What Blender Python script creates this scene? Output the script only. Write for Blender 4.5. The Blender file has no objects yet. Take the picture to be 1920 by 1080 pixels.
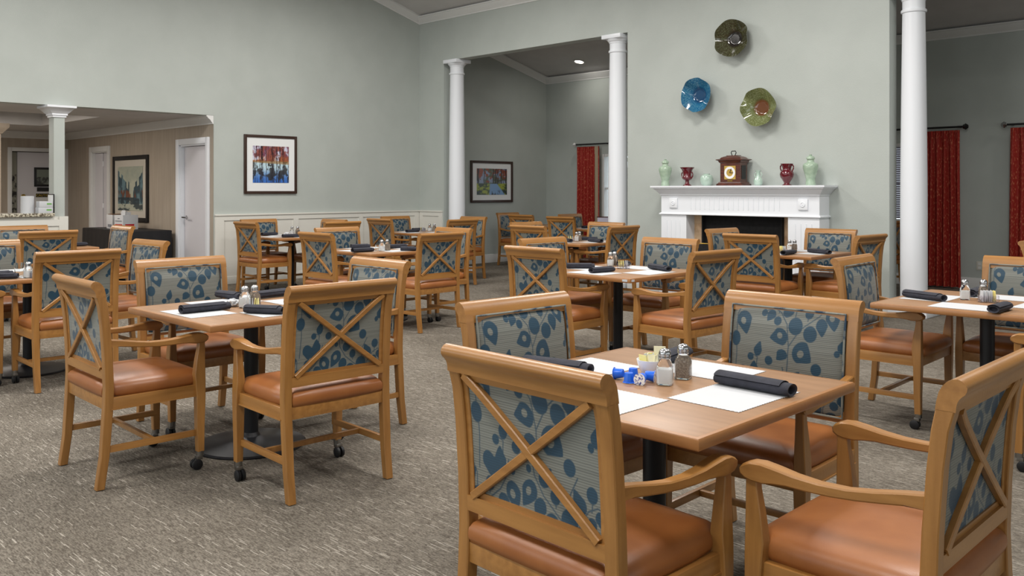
import bpy, bmesh, math, random
import numpy as np
from mathutils import Vector, Matrix
PI = math.pi
random.seed(7)
scn = bpy.context.scene
C = scn.collection

# ------------------------------------------------------------------ camera, world, light, exposure
CAM_H = 1.378
cam_data = bpy.data.cameras.new('camera')
cam = bpy.data.objects.new('camera', cam_data); C.objects.link(cam)
cam.location = (0, 0, CAM_H)
cam.rotation_euler = (PI/2, 0, math.radians(44.5))
cam_data.sensor_width = 36
cam_data.lens = 1650/1920*36
cam_data.shift_y = -(540-356)/1920
cam_data.clip_start = 0.05
scn.camera = cam
scn.view_settings.view_transform = 'Standard'
scn.view_settings.look = 'None'
scn.view_settings.exposure = 0.0
scn.view_settings.gamma = 1
scn.view_settings.use_curve_mapping = False

world = bpy.data.worlds.new('world'); scn.world = world
world.use_nodes = True
wn = world.node_tree.nodes; wl = world.node_tree.links
bg = wn['Background']
bg.inputs['Color'].default_value = (0.86, 0.93, 1.0, 1)   # bright overcast sky
bg.inputs['Strength'].default_value = 2.0

def area(name, loc, rot, sx, sy, power, col=(1, 1, 1), spread=180):
    l = bpy.data.lights.new(name, 'AREA'); l.shape = 'RECTANGLE'
    l.size = sx; l.size_y = sy; l.energy = power; l.color = col
    l.spread = math.radians(spread)
    o = bpy.data.objects.new(name, l); C.objects.link(o)
    o.location = loc; o.rotation_euler = rot
    return o
# daylight-coloured area lights added for assumed, unbuilt windows behind the photographer (south wall, y = -5)
for wx in (-9.5, -6.3, -3.1, 0.1):
    area('window_daylight', (wx, -4.93, 2.3), (PI/2, 0, 0), 2.2, 2.6, 60, (0.90, 0.96, 1.0))
# more added daylight-coloured area lights along the windowless east wall
for wy in (-2.0, 2.0, 6.0):
    area('window_daylight', (4.93, wy, 2.2), (0, PI/2, 0), 2.6, 2.2, 32, (0.90, 0.96, 1.0))
# grid of added fill lights high under the vault, without lamp bodies
for lx in (-9.0, -5.0, -1.0):
    for ly in (-0.5, 3.4, 7.0):
        area('vault_lamp_light', (lx, ly, 4.75), (0, 0, 0), 1.1, 1.1, 112, (1.0, 0.965, 0.92), 175)
# recessed downlights of the alcove, added warm fill lights in the hall, without fixtures
for lx, ly in ((-10.63, 12.61), (-7.0, 12.4), (-2.0, 12.4)):
    area('downlight_light', (lx, ly, 3.72), (0, 0, 0), 0.16, 0.16, 6, (1.0, 0.95, 0.88))
area('hall_lamp_light', (-14.6, 3.2, 2.60), (0, 0, 0), 1.6, 1.6, 95, (1.0, 0.90, 0.80))
area('hall_lamp_light', (-16.3, 2.4, 2.40), (0, 0, 0), 0.5, 0.5, 22, (1.0, 0.90, 0.80))

# ------------------------------------------------------------------ materials
def lin(c):
    return tuple(((v/255)/12.92 if v/255 <= 0.04045 else ((v/255+0.055)/1.055)**2.4) for v in c)
def newmat(name):
    m = bpy.data.materials.new(name); m.use_nodes = True
    return m, m.node_tree.nodes, m.node_tree.links, m.node_tree.nodes['Principled BSDF']
def mat(name, rgb, rough=0.6, metal=0, spec=0.5, coat=0, emit=None, estr=0, trans=0, alpha=1, sheen=0, ior=1.45):
    m, n, l, b = newmat(name)
    b.inputs['Base Color'].default_value = (*lin(rgb), 1)
    b.inputs['Roughness'].default_value = rough
    b.inputs['Metallic'].default_value = metal
    b.inputs['Specular IOR Level'].default_value = spec
    b.inputs['Coat Weight'].default_value = coat
    b.inputs['Transmission Weight'].default_value = trans
    b.inputs['IOR'].default_value = ior
    b.inputs['Sheen Weight'].default_value = sheen
    if emit:
        b.inputs['Emission Color'].default_value = (*lin(emit), 1)
        b.inputs['Emission Strength'].default_value = estr
    return m
def noisy(name, rgb, rgb2, scale=(1, 1, 1), nscale=5, rough=0.6, bump=0, bscale=60, coat=0, detail=4, lo=0.35, hi=0.65, spec=0.5):
    m, n, l, b = newmat(name)
    tc = n.new('ShaderNodeTexCoord'); mp = n.new('ShaderNodeMapping')
    mp.inputs['Scale'].default_value = scale
    l.new(tc.outputs['Object'], mp.inputs['Vector'])
    ns = n.new('ShaderNodeTexNoise'); ns.inputs['Scale'].default_value = nscale; ns.inputs['Detail'].default_value = detail
    l.new(mp.outputs[0], ns.inputs['Vector'])
    r = n.new('ShaderNodeValToRGB')
    r.color_ramp.elements[0].position = lo; r.color_ramp.elements[1].position = hi
    r.color_ramp.elements[0].color = (*lin(rgb), 1); r.color_ramp.elements[1].color = (*lin(rgb2), 1)
    l.new(ns.outputs['Fac'], r.inputs[0]); l.new(r.outputs[0], b.inputs['Base Color'])
    b.inputs['Roughness'].default_value = rough
    b.inputs['Coat Weight'].default_value = coat
    b.inputs['Coat Roughness'].default_value = 0.25
    b.inputs['Specular IOR Level'].default_value = spec
    if bump:
        n2 = n.new('ShaderNodeTexNoise'); n2.inputs['Scale'].default_value = bscale
        l.new(tc.outputs['Object'], n2.inputs['Vector'])
        bp = n.new('ShaderNodeBump'); bp.inputs['Strength'].default_value = bump; bp.inputs['Distance'].default_value = 0.01
        l.new(n2.outputs['Fac'], bp.inputs['Height']); l.new(bp.outputs[0], b.inputs['Normal'])
    return m
M_wall = noisy('green_grey_paint', (175, 181, 176), (180, 186, 181), nscale=2, rough=0.55, bump=0.15, bscale=120)
M_beige = noisy('beige_wallcovering', (162, 150, 135), (172, 160, 145), scale=(6, 6, 0.4), nscale=3, rough=0.6)
M_ceil = noisy('grey_ceiling_paint', (200, 198, 197), (206, 204, 203), nscale=3, rough=0.8, bump=0.2, bscale=60)
M_trim = mat('white_trim_paint', (222, 222, 220), 0.4)
M_white = mat('white_gloss_paint', (233, 236, 241), 0.35)
M_wains = mat('ivory_wainscot_paint', (215, 213, 205), 0.45)
M_door = mat('pale_grey_door_paint', (214, 212, 217), 0.45)
def wood(name, a, b_, rough=0.38, grain=(14, 14, 1.2), coat=0.3):
    return noisy(name, a, b_, scale=grain, nscale=3.0, rough=rough, bump=0.04, bscale=90, coat=coat, detail=6, lo=0.3, hi=0.7)
M_wood = wood('honey_maple', (142, 97, 46), (164, 116, 60))
M_woodx = wood('honey_maple_crosswise', (144, 98, 47), (167, 118, 61), grain=(1.2, 14, 14))
M_woody = wood('honey_maple_lengthwise', (144, 98, 47), (167, 118, 61), grain=(14, 1.2, 14))
M_top = wood('brown_maple_tabletop', (140, 104, 72), (157, 119, 85), rough=0.45, grain=(1.5, 10, 10), coat=0.15)
M_edge = wood('maple_table_edge', (150, 102, 58), (168, 117, 70), grain=(2, 2, 10))
M_leather = noisy('brown_vinyl', (142, 84, 40), (154, 95, 48), nscale=8, rough=0.40, bump=0.05, bscale=400, spec=0.6)
M_black = mat('black_steel', (26, 27, 31), 0.45)
M_dark = mat('black_rubber', (22, 22, 24), 0.5)
M_steel = mat('brushed_steel', (150, 148, 145), 0.3, 1)
M_chrome = mat('chrome', (185, 185, 187), 0.22, 1)
M_brass = mat('brass', (190, 160, 80), 0.3, 1)
M_piping = noisy('blue_fabric_piping', (40, 62, 82), (130, 132, 124), nscale=18, rough=0.8, lo=0.45, hi=0.55)
M_nap = noisy('charcoal_napkin_cloth', (38, 39, 48), (48, 49, 60), nscale=30, rough=0.85, bump=0.3, bscale=500)
M_paper = mat('white_paper', (194, 196, 199), 0.7)
M_porc = mat('white_porcelain', (235, 236, 238), 0.15, coat=0.5)
M_glass = mat('clear_glass', (250, 252, 252), 0.02, trans=1, ior=1.3)
M_salt = mat('salt', (240, 240, 240), 0.9)
M_pepper = noisy('ground_pepper', (120, 105, 92), (165, 150, 135), nscale=200, rough=0.9)
M_yel = mat('yellow_packet_paper', (238, 226, 150), 0.7)
M_cream = mat('cream_packet_paper', (236, 230, 196), 0.7)
M_blue = mat('blue_creamer_plastic', (32, 100, 215), 0.3)
M_bluelid = noisy('creamer_foil_lid', (240, 240, 240), (70, 80, 160), nscale=120, rough=0.4, lo=0.5, hi=0.6)
M_clear = mat('lilac_clear_acrylic', (250, 248, 253), 0.06, trans=0.97, ior=1.2)
M_glaze_g = noisy('celadon_glaze', (152, 174, 152), (170, 190, 168), nscale=20, rough=0.15, bump=0.2, bscale=60, coat=0.6)
M_glaze_p = noisy('pale_celadon_glaze', (168, 192, 178), (186, 206, 192), nscale=12, rough=0.15, coat=0.6)
M_oxblood = mat('oxblood_glaze', (92, 14, 28), 0.12, coat=0.7)
M_mahog = noisy('mahogany', (62, 28, 20), (96, 46, 30), scale=(2, 2, 12), nscale=8, rough=0.3, coat=0.4)
M_tile = noisy('travertine_tile', (176, 142, 108), (206, 176, 142), nscale=9, rough=0.35, lo=0.4, hi=0.6)
M_granite = noisy('granite', (92, 82, 68), (206, 200, 180), nscale=45, rough=0.2, coat=0.4, lo=0.42, hi=0.58)
M_frame = mat('dark_walnut_frame', (58, 40, 32), 0.4)
M_bframe = mat('black_frame', (28, 27, 28), 0.35)
M_mat = mat('white_mat_board', (228, 230, 230), 0.8)
M_blackcloth = mat('black_table_drape', (20, 20, 23), 0.5)
M_firebox = noisy('black_firebox', (14, 14, 15), (24, 24, 25), nscale=30, rough=0.9)
M_blind = mat('lilac_grey_blind', (178, 178, 196), 0.7)
M_lamp = mat('downlight_lens', (255, 250, 240), 0.5, emit=(255, 246, 232), estr=14)
M_outlet = mat('almond_plastic', (205, 203, 192), 0.4)
M_card = mat('cardboard', (120, 86, 62), 0.8)
M_red = mat('red_ink', (178, 30, 44), 0.6)
M_green = mat('green_ink', (110, 165, 90), 0.6)
M_grey = mat('grey_ink', (120, 122, 130), 0.6)
M_yink = mat('caution_yellow', (190, 160, 30), 0.6)
M_lining = mat('beige_lining', (176, 160, 134), 0.85)

# carpet: woven rows of short loops running across the room, sparse pale dashes
def make_carpet():
    m, n, l, b = newmat('taupe_loop_carpet')
    tc = n.new('ShaderNodeTexCoord'); sx = n.new('ShaderNodeSeparateXYZ'); l.new(tc.outputs['Object'], sx.inputs[0])
    def math_(op, a, b_=None, c_=None):
        q = n.new('ShaderNodeMath'); q.operation = op
        for i_, v in enumerate((a, b_, c_)):
            if v is None: continue
            if isinstance(v, (int, float)): q.inputs[i_].default_value = v
            else: l.new(v, q.inputs[i_])
        return q.outputs[0]
    def rows(pitch, length, seed):
        row = math_('FLOOR', math_('MULTIPLY_ADD', sx.outputs['Y'], 1/pitch, seed))
        w1 = n.new('ShaderNodeTexWhiteNoise'); w1.noise_dimensions = '1D'; l.new(row, w1.inputs['W'])
        off = math_('MULTIPLY', w1.outputs['Value'], 37.0)
        cell = math_('FLOOR', math_('ADD', math_('MULTIPLY', sx.outputs['X'], 1/length), off))
        cb = n.new('ShaderNodeCombineXYZ'); l.new(row, cb.inputs[0]); l.new(cell, cb.inputs[1])
        w2 = n.new('ShaderNodeTexWhiteNoise'); w2.noise_dimensions = '2D'; l.new(cb.outputs[0], w2.inputs['Vector'])
        return w2.outputs['Value']
    def ramp(src, pts, const=False):
        r = n.new('ShaderNodeValToRGB')
        if const: r.color_ramp.interpolation = 'CONSTANT'
        while len(r.color_ramp.elements) < len(pts): r.color_ramp.elements.new(0.5)
        for e, (p, c) in zip(r.color_ramp.elements, pts):
            e.position = p; e.color = (*lin(c), 1)
        l.new(src, r.inputs[0]); return r.outputs[0]
    def mix_(f, a, b_, mode='MIX'):
        x = n.new('ShaderNodeMix'); x.data_type = 'RGBA'; x.blend_type = mode
        if isinstance(f, float): x.inputs['Factor'].default_value = f
        else: l.new(f, x.inputs['Factor'])
        l.new(a, x.inputs['A'])
        if isinstance(b_, tuple): x.inputs['B'].default_value = (*lin(b_), 1)
        else: l.new(b_, x.inputs['B'])
        return x.outputs['Result']
    base = ramp(rows(.0045, .022, 3.3), [(0, (106, 99, 90)), (.35, (126, 119, 109)), (1, (145, 138, 127))])
    fine = ramp(rows(.0045, .008, 11.7), [(0, (205, 205, 205)), (1, (255, 255, 255))])
    c = mix_(1.0, base, fine, 'MULTIPLY')
    c = mix_(ramp(rows(.0034, .055, 5.1), [(0, (0, 0, 0)), (.968, (0, 0, 0)), (.969, (205, 205, 205))], True), c, (196, 190, 179))
    c = mix_(ramp(rows(.0045, .045, 8.9), [(0, (0, 0, 0)), (.945, (0, 0, 0)), (.946, (150, 150, 150))], True), c, (82, 76, 69))
    t = n.new('ShaderNodeTexNoise'); t.inputs['Scale'].default_value = 1.1; t.inputs['Detail'].default_value = 4; l.new(tc.outputs['Object'], t.inputs['Vector'])
    c = mix_(1.0, c, ramp(t.outputs['Fac'], [(.35, (228, 226, 224)), (.65, (255, 255, 255))]), 'MULTIPLY')
    l.new(c, b.inputs['Base Color'])
    b.inputs['Roughness'].default_value = 0.95; b.inputs['Specular IOR Level'].default_value = 0.1
    bp = n.new('ShaderNodeBump'); bp.inputs['Strength'].default_value = 0.35; bp.inputs['Distance'].default_value = 0.002
    l.new(rows(.0045, .012, 3.3), bp.inputs['Height']); l.new(bp.outputs[0], b.inputs['Normal'])
    return m
M_carpet = make_carpet()

# upholstery: horizontally ribbed grey ground, teal leaf motif carried by the mesh attribute 'leaf'
def make_fabric():
    m, n, l, b = newmat('leaf_upholstery')
    tc = n.new('ShaderNodeTexCoord')
    mp = n.new('ShaderNodeMapping'); mp.inputs['Scale'].default_value = (3, 3, 180)
    l.new(tc.outputs['Object'], mp.inputs['Vector'])
    t = n.new('ShaderNodeTexNoise'); t.inputs['Scale'].default_value = 1; t.inputs['Detail'].default_value = 1
    l.new(mp.outputs[0], t.inputs['Vector'])
    w = n.new('ShaderNodeTexWave'); w.wave_type = 'BANDS'; w.bands_direction = 'Z'
    w.inputs['Scale'].default_value = 46; w.inputs['Distortion'].default_value = 0.6; w.inputs['Detail'].default_value = 1
    l.new(tc.outputs['Object'], w.inputs['Vector'])
    ad = n.new('ShaderNodeMath'); ad.operation = 'MULTIPLY_ADD'; ad.inputs[1].default_value = 0.6
    l.new(t.outputs['Fac'], ad.inputs[0]); 
    hm = n.new('ShaderNodeMath'); hm.operation = 'MULTIPLY'; hm.inputs[1].default_value = 0.4
    l.new(w.outputs['Fac'], hm.inputs[0]); l.new(hm.outputs[0], ad.inputs[2])
    r = n.new('ShaderNodeValToRGB'); l.new(ad.outputs[0], r.inputs[0])
    r.color_ramp.elements[0].position = 0.22; r.color_ramp.elements[0].color = (*lin((92, 95, 90)), 1)
    r.color_ramp.elements[1].position = 0.62; r.color_ramp.elements[1].color = (*lin((122, 124, 117)), 1)
    at = n.new('ShaderNodeAttribute'); at.attribute_name = 'leaf'
    mx = n.new('ShaderNodeMix'); mx.data_type = 'RGBA'
    l.new(at.outputs['Fac'], mx.inputs['Factor']); l.new(r.outputs[0], mx.inputs['A'])
    mx.inputs['B'].default_value = (*lin((24, 60, 80)), 1)
    l.new(mx.outputs['Result'], b.inputs['Base Color'])
    b.inputs['Roughness'].default_value = 0.5; b.inputs['Specular IOR Level'].default_value = 0.45
    b.inputs['Sheen Weight'].default_value = 0.15
    bp = n.new('ShaderNodeBump'); bp.inputs['Strength'].default_value = 0.15; bp.inputs['Distance'].default_value = 0.002
    l.new(w.outputs['Fac'], bp.inputs['Height']); l.new(bp.outputs[0], b.inputs['Normal'])
    return m
M_fabric = make_fabric()
def make_attr_mat(name, rough=0.6):
    m, n, l, b = newmat(name)
    at = n.new('ShaderNodeAttribute'); at.attribute_name = 'paint'
    l.new(at.outputs['Color'], b.inputs['Base Color']); b.inputs['Roughness'].default_value = rough
    return m
M_paint = make_attr_mat('printed_picture', 0.35)
def make_curtain():
    m, n, l, b = newmat('red_dash_curtain_cloth')
    tc = n.new('ShaderNodeTexCoord')
    mp = n.new('ShaderNodeMapping'); mp.inputs['Scale'].default_value = (120, 10, 26)
    l.new(tc.outputs['Object'], mp.inputs['Vector'])
    t = n.new('ShaderNodeTexNoise'); t.inputs['Scale'].default_value = 1; t.inputs['Detail'].default_value = 0
    l.new(mp.outputs[0], t.inputs['Vector'])
    r = n.new('ShaderNodeValToRGB'); l.new(t.outputs['Fac'], r.inputs[0])
    r.color_ramp.elements[0].position = 0.62; r.color_ramp.elements[0].color = (*lin((158, 36, 24)), 1)
    r.color_ramp.elements[1].position = 0.72; r.color_ramp.elements[1].color = (*lin((196, 110, 78)), 1)
    l.new(r.outputs[0], b.inputs['Base Color']); b.inputs['Roughness'].default_value = 0.7
    return m
M_curtain = make_curtain()
def make_glaze(name, c1, c2, c3, r0):
    # concentric glaze: dark pool in the middle, speckled ring outside
    m, n, l, b = newmat(name)
    tc = n.new('ShaderNodeTexCoord'); ln = n.new('ShaderNodeVectorMath'); ln.operation = 'LENGTH'
    sp = n.new('ShaderNodeMapping'); sp.inputs['Scale'].default_value = (1, 0, 1); l.new(tc.outputs['Object'], sp.inputs['Vector'])
    l.new(sp.outputs[0], ln.inputs[0])
    r = n.new('ShaderNodeValToRGB'); l.new(ln.outputs['Value'], r.inputs[0])
    r.color_ramp.elements[0].position = r0*0.85; r.color_ramp.elements[0].color = (*lin(c1), 1)
    r.color_ramp.elements[1].position = r0*1.15; r.color_ramp.elements[1].color = (*lin(c2), 1)
    t = n.new('ShaderNodeTexNoise'); t.inputs['Scale'].default_value = 70; l.new(tc.outputs['Object'], t.inputs['Vector'])
    q = n.new('ShaderNodeValToRGB'); l.new(t.outputs['Fac'], q.inputs[0])
    q.color_ramp.elements[0].position = 0.45; q.color_ramp.elements[1].position = 0.6
    mx = n.new('ShaderNodeMix'); mx.data_type = 'RGBA'
    h = n.new('ShaderNodeMath'); h.operation = 'MULTIPLY'; h.inputs[1].default_value = 0.6
    mr_ = n.new('ShaderNodeMapRange'); mr_.inputs['From Min'].default_value = r0; mr_.inputs['From Max'].default_value = r0*1.3; l.new(ln.outputs['Value'], mr_.inputs['Value'])
    h2 = n.new('ShaderNodeMath'); h2.operation = 'MULTIPLY'; l.new(q.outputs[0], h.inputs[0]); l.new(h.outputs[0], h2.inputs[0]); l.new(mr_.outputs[0], h2.inputs[1]); l.new(h2.outputs[0], mx.inputs['Factor'])
    l.new(r.outputs[0], mx.inputs['A']); mx.inputs['B'].default_value = (*lin(c3), 1)
    l.new(mx.outputs['Result'], b.inputs['Base Color'])
    b.inputs['Roughness'].default_value = 0.12; b.inputs['Coat Weight'].default_value = 0.6
    return m

# ------------------------------------------------------------------ mesh helpers
class MB:
    def __init__(s): s.v = []; s.f = []; s.m = []; s.cur = 0
    def add(s, vs, fs, mi=None):
        o = len(s.v); s.v += [tuple(p) for p in vs]
        for f in fs: s.f.append([i+o for i in f]); s.m.append(s.cur if mi is None else mi)
        return s
    def box(s, x0, x1, y0, y1, z0, z1, mi=None, bev=0):
        if bev:
            bm = bmesh.new(); bmesh.ops.create_cube(bm, size=1)
            for v in bm.verts:
                v.co = Vector(((x0+x1)/2+v.co.x*(x1-x0), (y0+y1)/2+v.co.y*(y1-y0), (z0+z1)/2+v.co.z*(z1-z0)))
            bmesh.ops.bevel(bm, geom=bm.edges[:], offset=bev, segments=2, profile=0.6, affect='EDGES')
            bm.verts.index_update()
            s.add([v.co[:] for v in bm.verts], [[v.index for v in f.verts] for f in bm.faces], mi); bm.free(); return s
        vs = [(x, y, z) for x in (x0, x1) for y in (y0, y1) for z in (z0, z1)]
        return s.add(vs, [(0, 1, 3, 2), (4, 6, 7, 5), (0, 4, 5, 1), (2, 3, 7, 6), (0, 2, 6, 4), (1, 5, 7, 3)], mi)
    def loft(s, rings, mi=None, cap=True, closed=True, loop=False):
        n = len(rings[0]); vs = [p for r in rings for p in r]; fs = []
        R = len(rings)
        for i in range(R if loop else R-1):
            a = i*n; b = ((i+1) % R)*n
            for j in range(n if closed else n-1):
                k = (j+1) % n; fs.append((a+j, a+k, b+k, b+j))
        if cap and closed and not loop: fs.append(tuple(range(n-1, -1, -1))); fs.append(tuple((R-1)*n+j for j in range(n)))
        return s.add(vs, fs, mi)
    def prism(s, poly, axis, a, b, mi=None):
        # poly of 2D points extruded along axis; axis x: (y,z); y: (x,z); z: (x,y)
        def P(p, t): return (t, p[0], p[1]) if axis == 'x' else ((p[0], t, p[1]) if axis == 'y' else (p[0], p[1], t))
        return s.loft([[P(p, a) for p in poly], [P(p, b) for p in poly]], mi)
    def lathe(s, prof, cx=0, cy=0, cz=0, n=24, mi=None, cap=True):
        rings = [[(cx+r*math.cos(2*PI*k/n), cy+r*math.sin(2*PI*k/n), cz+z) for k in range(n)] for r, z in prof]
        return s.loft(rings, mi, cap)
    def tube(s, pts, r, n=8, mi=None, loop=False, cap=True):
        pts = [Vector(p) for p in pts]; rings = []; N = len(pts)
        up = None
        for i, p in enumerate(pts):
            if loop: t = pts[(i+1) % N]-pts[i-1]
            else: t = pts[min(i+1, N-1)]-pts[max(i-1, 0)]
            t.normalize()
            if up is None:
                up = Vector((0, 0, 1)) if abs(t.z) < 0.9 else Vector((1, 0, 0))
            a = up-t*up.dot(t)
            if a.length < 1e-5: a = t.orthogonal()
            a.normalize(); up = a; b = t.cross(a)
            rr = r[i] if isinstance(r, (list, tuple)) else r
            rings.append([tuple(p+a*rr*math.cos(2*PI*k/n)+b*rr*math.sin(2*PI*k/n)) for k in range(n)])
        return s.loft(rings, mi, cap, True, loop)
    def xf(s, M, start=0):
        s.v = s.v[:start]+[tuple(M @ Vector(p)) for p in s.v[start:]]; return s
    def build(s, name, mats, parent=None, smooth=30, loc=None, rot=None):
        me = bpy.data.meshes.new(name); me.from_pydata(s.v, [], s.f)
        if not isinstance(mats, (list, tuple)): mats = [mats]
        for m in mats: me.materials.append(m)
        if len(mats) > 1: me.polygons.foreach_set('material_index', s.m)
        bm = bmesh.new(); bm.from_mesh(me); bmesh.ops.recalc_face_normals(bm, faces=bm.faces[:]); bm.to_mesh(me); bm.free()
        if smooth:
            me.polygons.foreach_set('use_smooth', [True]*len(me.polygons)); me.set_sharp_from_angle(angle=math.radians(smooth))
        o = bpy.data.objects.new(name, me); C.objects.link(o)
        if parent: o.parent = parent
        if loc: o.location = loc
        if rot: o.rotation_euler = rot
        return o
def rr(w, h, r, n=2):
    out = []
    for cx, cy, a0 in ((w/2-r, h/2-r, 0), (-w/2+r, h/2-r, 90), (-w/2+r, -h/2+r, 180), (w/2-r, -h/2+r, 270)):
        for k in range(n+1):
            a = math.radians(a0+90*k/n); out.append((cx+r*math.cos(a), cy+r*math.sin(a)))
    return out
def tag(o, label=None, cat=None, group=None, kind=None):
    if label: o['label'] = label
    if cat: o['category'] = cat
    if group: o['group'] = group
    if kind: o['kind'] = kind
    return o
def thing(name, label, cat, loc=(0, 0, 0), rz=0, group=None):
    o = bpy.data.objects.new(name, None); C.objects.link(o); o.empty_display_size = 0.05
    o.location = loc; o.rotation_euler = (0, 0, rz)
    return tag(o, label, cat, group)
def struct(name, mb, m, smooth=30, label=None, cat=None):
    o = mb.build(name, m, None, smooth); o['kind'] = 'structure'
    if label: o['label'] = label
    if cat: o['category'] = cat
    return o
def copy_tree(o, loc, rz, label, group=None):
    r = o.copy(); C.objects.link(r); r.location = loc; r.rotation_euler = (0, 0, rz); r['label'] = label
    if group: r['group'] = group
    for ch in list(o.children):
        c = ch.copy(); C.objects.link(c); c.parent = r
        for g in list(ch.children):
            d = g.copy(); C.objects.link(d); d.parent = c
    return r

# ------------------------------------------------------------------ room shell
XW, YB, YF = -11.99, 9.88, 13.19
struct('floor', MB().box(-18.2, 5.2, -5.2, 13.4, -0.1, 0), M_carpet, 0, 'taupe loop carpet with pale dashes across the dining room', 'floor')
w = MB()
w.box(-12.19, XW, 6.051, 13.39, 0, 7.2)          # beside and beyond the hall opening
w.box(-12.19, XW, -5.2, 6.051, 2.455, 7.2)       # header over the opening
w.box(-12.19, XW, -5.2, 0.5, 0, 2.455)
struct('wall_left', w, M_wall, 0, 'green-grey painted wall with the square autumn picture', 'wall')
w = MB()
w.box(XW, -11.34, YB, 10.08, 0, 4.5); w.box(-11.34, -7.45, YB, 10.08, 3.575, 4.5)
w.box(-7.45, -3.85, YB, 10.08, 0, 4.5); w.box(-3.85, 5.2, YB, 10.08, 3.575, 4.5)
w.box(3.2, 5.2, YB, 10.08, 0, 3.575)
struct('wall_back', w, M_wall, 0, 'green-grey wall behind the white fireplace with two tall openings', 'wall')
w = MB()   # far wall of the alcove with two windows
WZ0, WZ1 = 0.9, 2.06
for a, b in ((-12.0, -10.54), (-9.1, -6.5), (-4.75, -2.9), (-1.2, 5.2)): w.box(a, b, YF, YF+.2, 0, 3.7)
for a, b in ((-10.54, -9.1), (-6.5, -4.75), (-2.9, -1.2)):
    w.box(a, b, YF, YF+.2, WZ1, 3.7); w.box(a, b, YF, YF+.2, 0, WZ0 if a > -10 else 0.75)
struct('wall_alcove', w, M_wall, 0, 'dark green-grey far wall of the alcove', 'wall')
struct('wall_right', MB().box(5.0, 5.2, -5.2, 13.4, 0, 7.2), M_wall, 0, 'green-grey side wall outside the view', 'wall')
struct('wall_front', MB().box(-12.2, 5.2, -5.2, -5.0, 0, 7.2), M_wall, 0, 'green-grey wall behind the viewer', 'wall')
# vaulted ceiling: rises from the back wall to a ridge, falls again
def zc(y): return 4.40+0.28*(YB-y)
c = MB()
c.prism([(YB+.2, zc(YB+.2)), (2.0, zc(2.0)), (-5.2, zc(2.0)-.28*7.2), (-5.2, zc(2.0)-.28*7.2+.1), (2.0, zc(2.0)+.1), (YB+.2, zc(YB+.2)+.1)], 'x', -12.2, 5.2)
struct('ceiling', c, M_ceil, 0, 'grey vaulted ceiling of the dining room', 'ceiling')
def za(y): return 3.64+.244*(YF-y)
struct('ceiling', MB().prism([(10.07, za(10.07)), (YF+.01, za(YF+.01)), (YF+.01, za(YF+.01)+.06), (10.07, za(10.07)+.06)], 'x', -12.0, 5.01), M_ceil, 0, 'sloping grey ceiling of the alcove', 'ceiling')
# crown mouldings
CP = [(0, 0), (0.012, 0), (0.018, 0.02), (0.03, 0.028), (0.05, 0.06), (0.085, 0.085), (0.092, 0.1), (0.105, 0.105), (0.105, 0.125), (0, 0.125)]
def crown(mb, p0, p1, nrm, z0a, z0b):
    # p0,p1 on the wall line; nrm points into the room; bottom heights z0a,z0b
    mb.loft([[(p0[0]+nrm[0]*d, p0[1]+nrm[1]*d, z0a+h) for d, h in CP], [(p1[0]+nrm[0]*d, p1[1]+nrm[1]*d, z0b+h) for d, h in CP]])
c = MB(); crown(c, (XW, YB), (XW, 2.0), (1, 0), 4.275, 4.275+.28*(YB-2.0)); crown(c, (XW, 2.0), (XW, -5.0), (1, 0), 4.275+.28*(YB-2.0), 4.275+.28*(YB-2.0)-.28*7)
crown(c, (XW, YB), (5.0, YB), (0, -1), 4.275, 4.275)
struct('trim_1', c, M_trim, 30, 'white crown moulding of the vaulted dining room', 'moulding')
c = MB(); crown(c, (XW, YF), (XW, 10.08), (1, 0), 3.51, 3.51+.244*(YF-10.08)); crown(c, (XW, YF), (5.0, YF), (0, -1), 3.51, 3.51)
struct('trim_2', c, M_trim, 30, 'white crown moulding round the alcove', 'moulding')
# wainscot
c = MB()
c.box(XW, XW+.012, 6.06, YB, 0, 1.0)
for a, b in ((6.06, 6.20), (7.35, 7.44), (8.58, 8.66), (9.76, YB)): c.box(XW+.012, XW+.026, a, b, 0.1, .93)
c.box(XW+.012, XW+.026, 6.06, YB, .93, 1.0); c.box(XW+.012, XW+.022, 6.06, YB, .985, 1.0)
c.box(XW, XW+.04, 6.06, YB, 1.0, 1.022, bev=.004); c.box(XW, XW+.03, 6.06, YB, 0, .11, bev=.004)
c.box(XW+.04, -11.37, YB-.012, YB, 0, 1.0); c.box(XW+.04, -11.37, YB-.026, YB-.012, .93, 1.0)
for a, b in ((XW+.04, XW+.12), (-11.45, -11.37)): c.box(a, b, YB-.026, YB-.012, .1, .93)
c.box(XW+.04, -11.36, YB-.04, YB, 1.0, 1.022, bev=.004); c.box(XW+.03, -11.36, YB-.03, YB, 0, .11, bev=.004)
struct('trim_3', c, M_wains, 30, 'ivory panelled wainscot under the square autumn picture', 'wainscot')
c = MB()
c.box(XW, XW+.016, 10.08, YF, 0, .16, bev=.004); c.box(XW+.016, 4.9, YF-.016, YF, 0, .16, bev=.004)
struct('baseboard_alcove', c, M_trim, 30, 'white baseboard of the alcove', 'baseboard')
c = MB()
for a, b in ((-7.45, -6.80), (-4.45, -3.85)): c.box(a, b, YB-.016, YB, 0, .13, bev=.004)
struct('baseboard_back', c, M_trim, 30, 'white baseboard beside the fireplace', 'baseboard')
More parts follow.
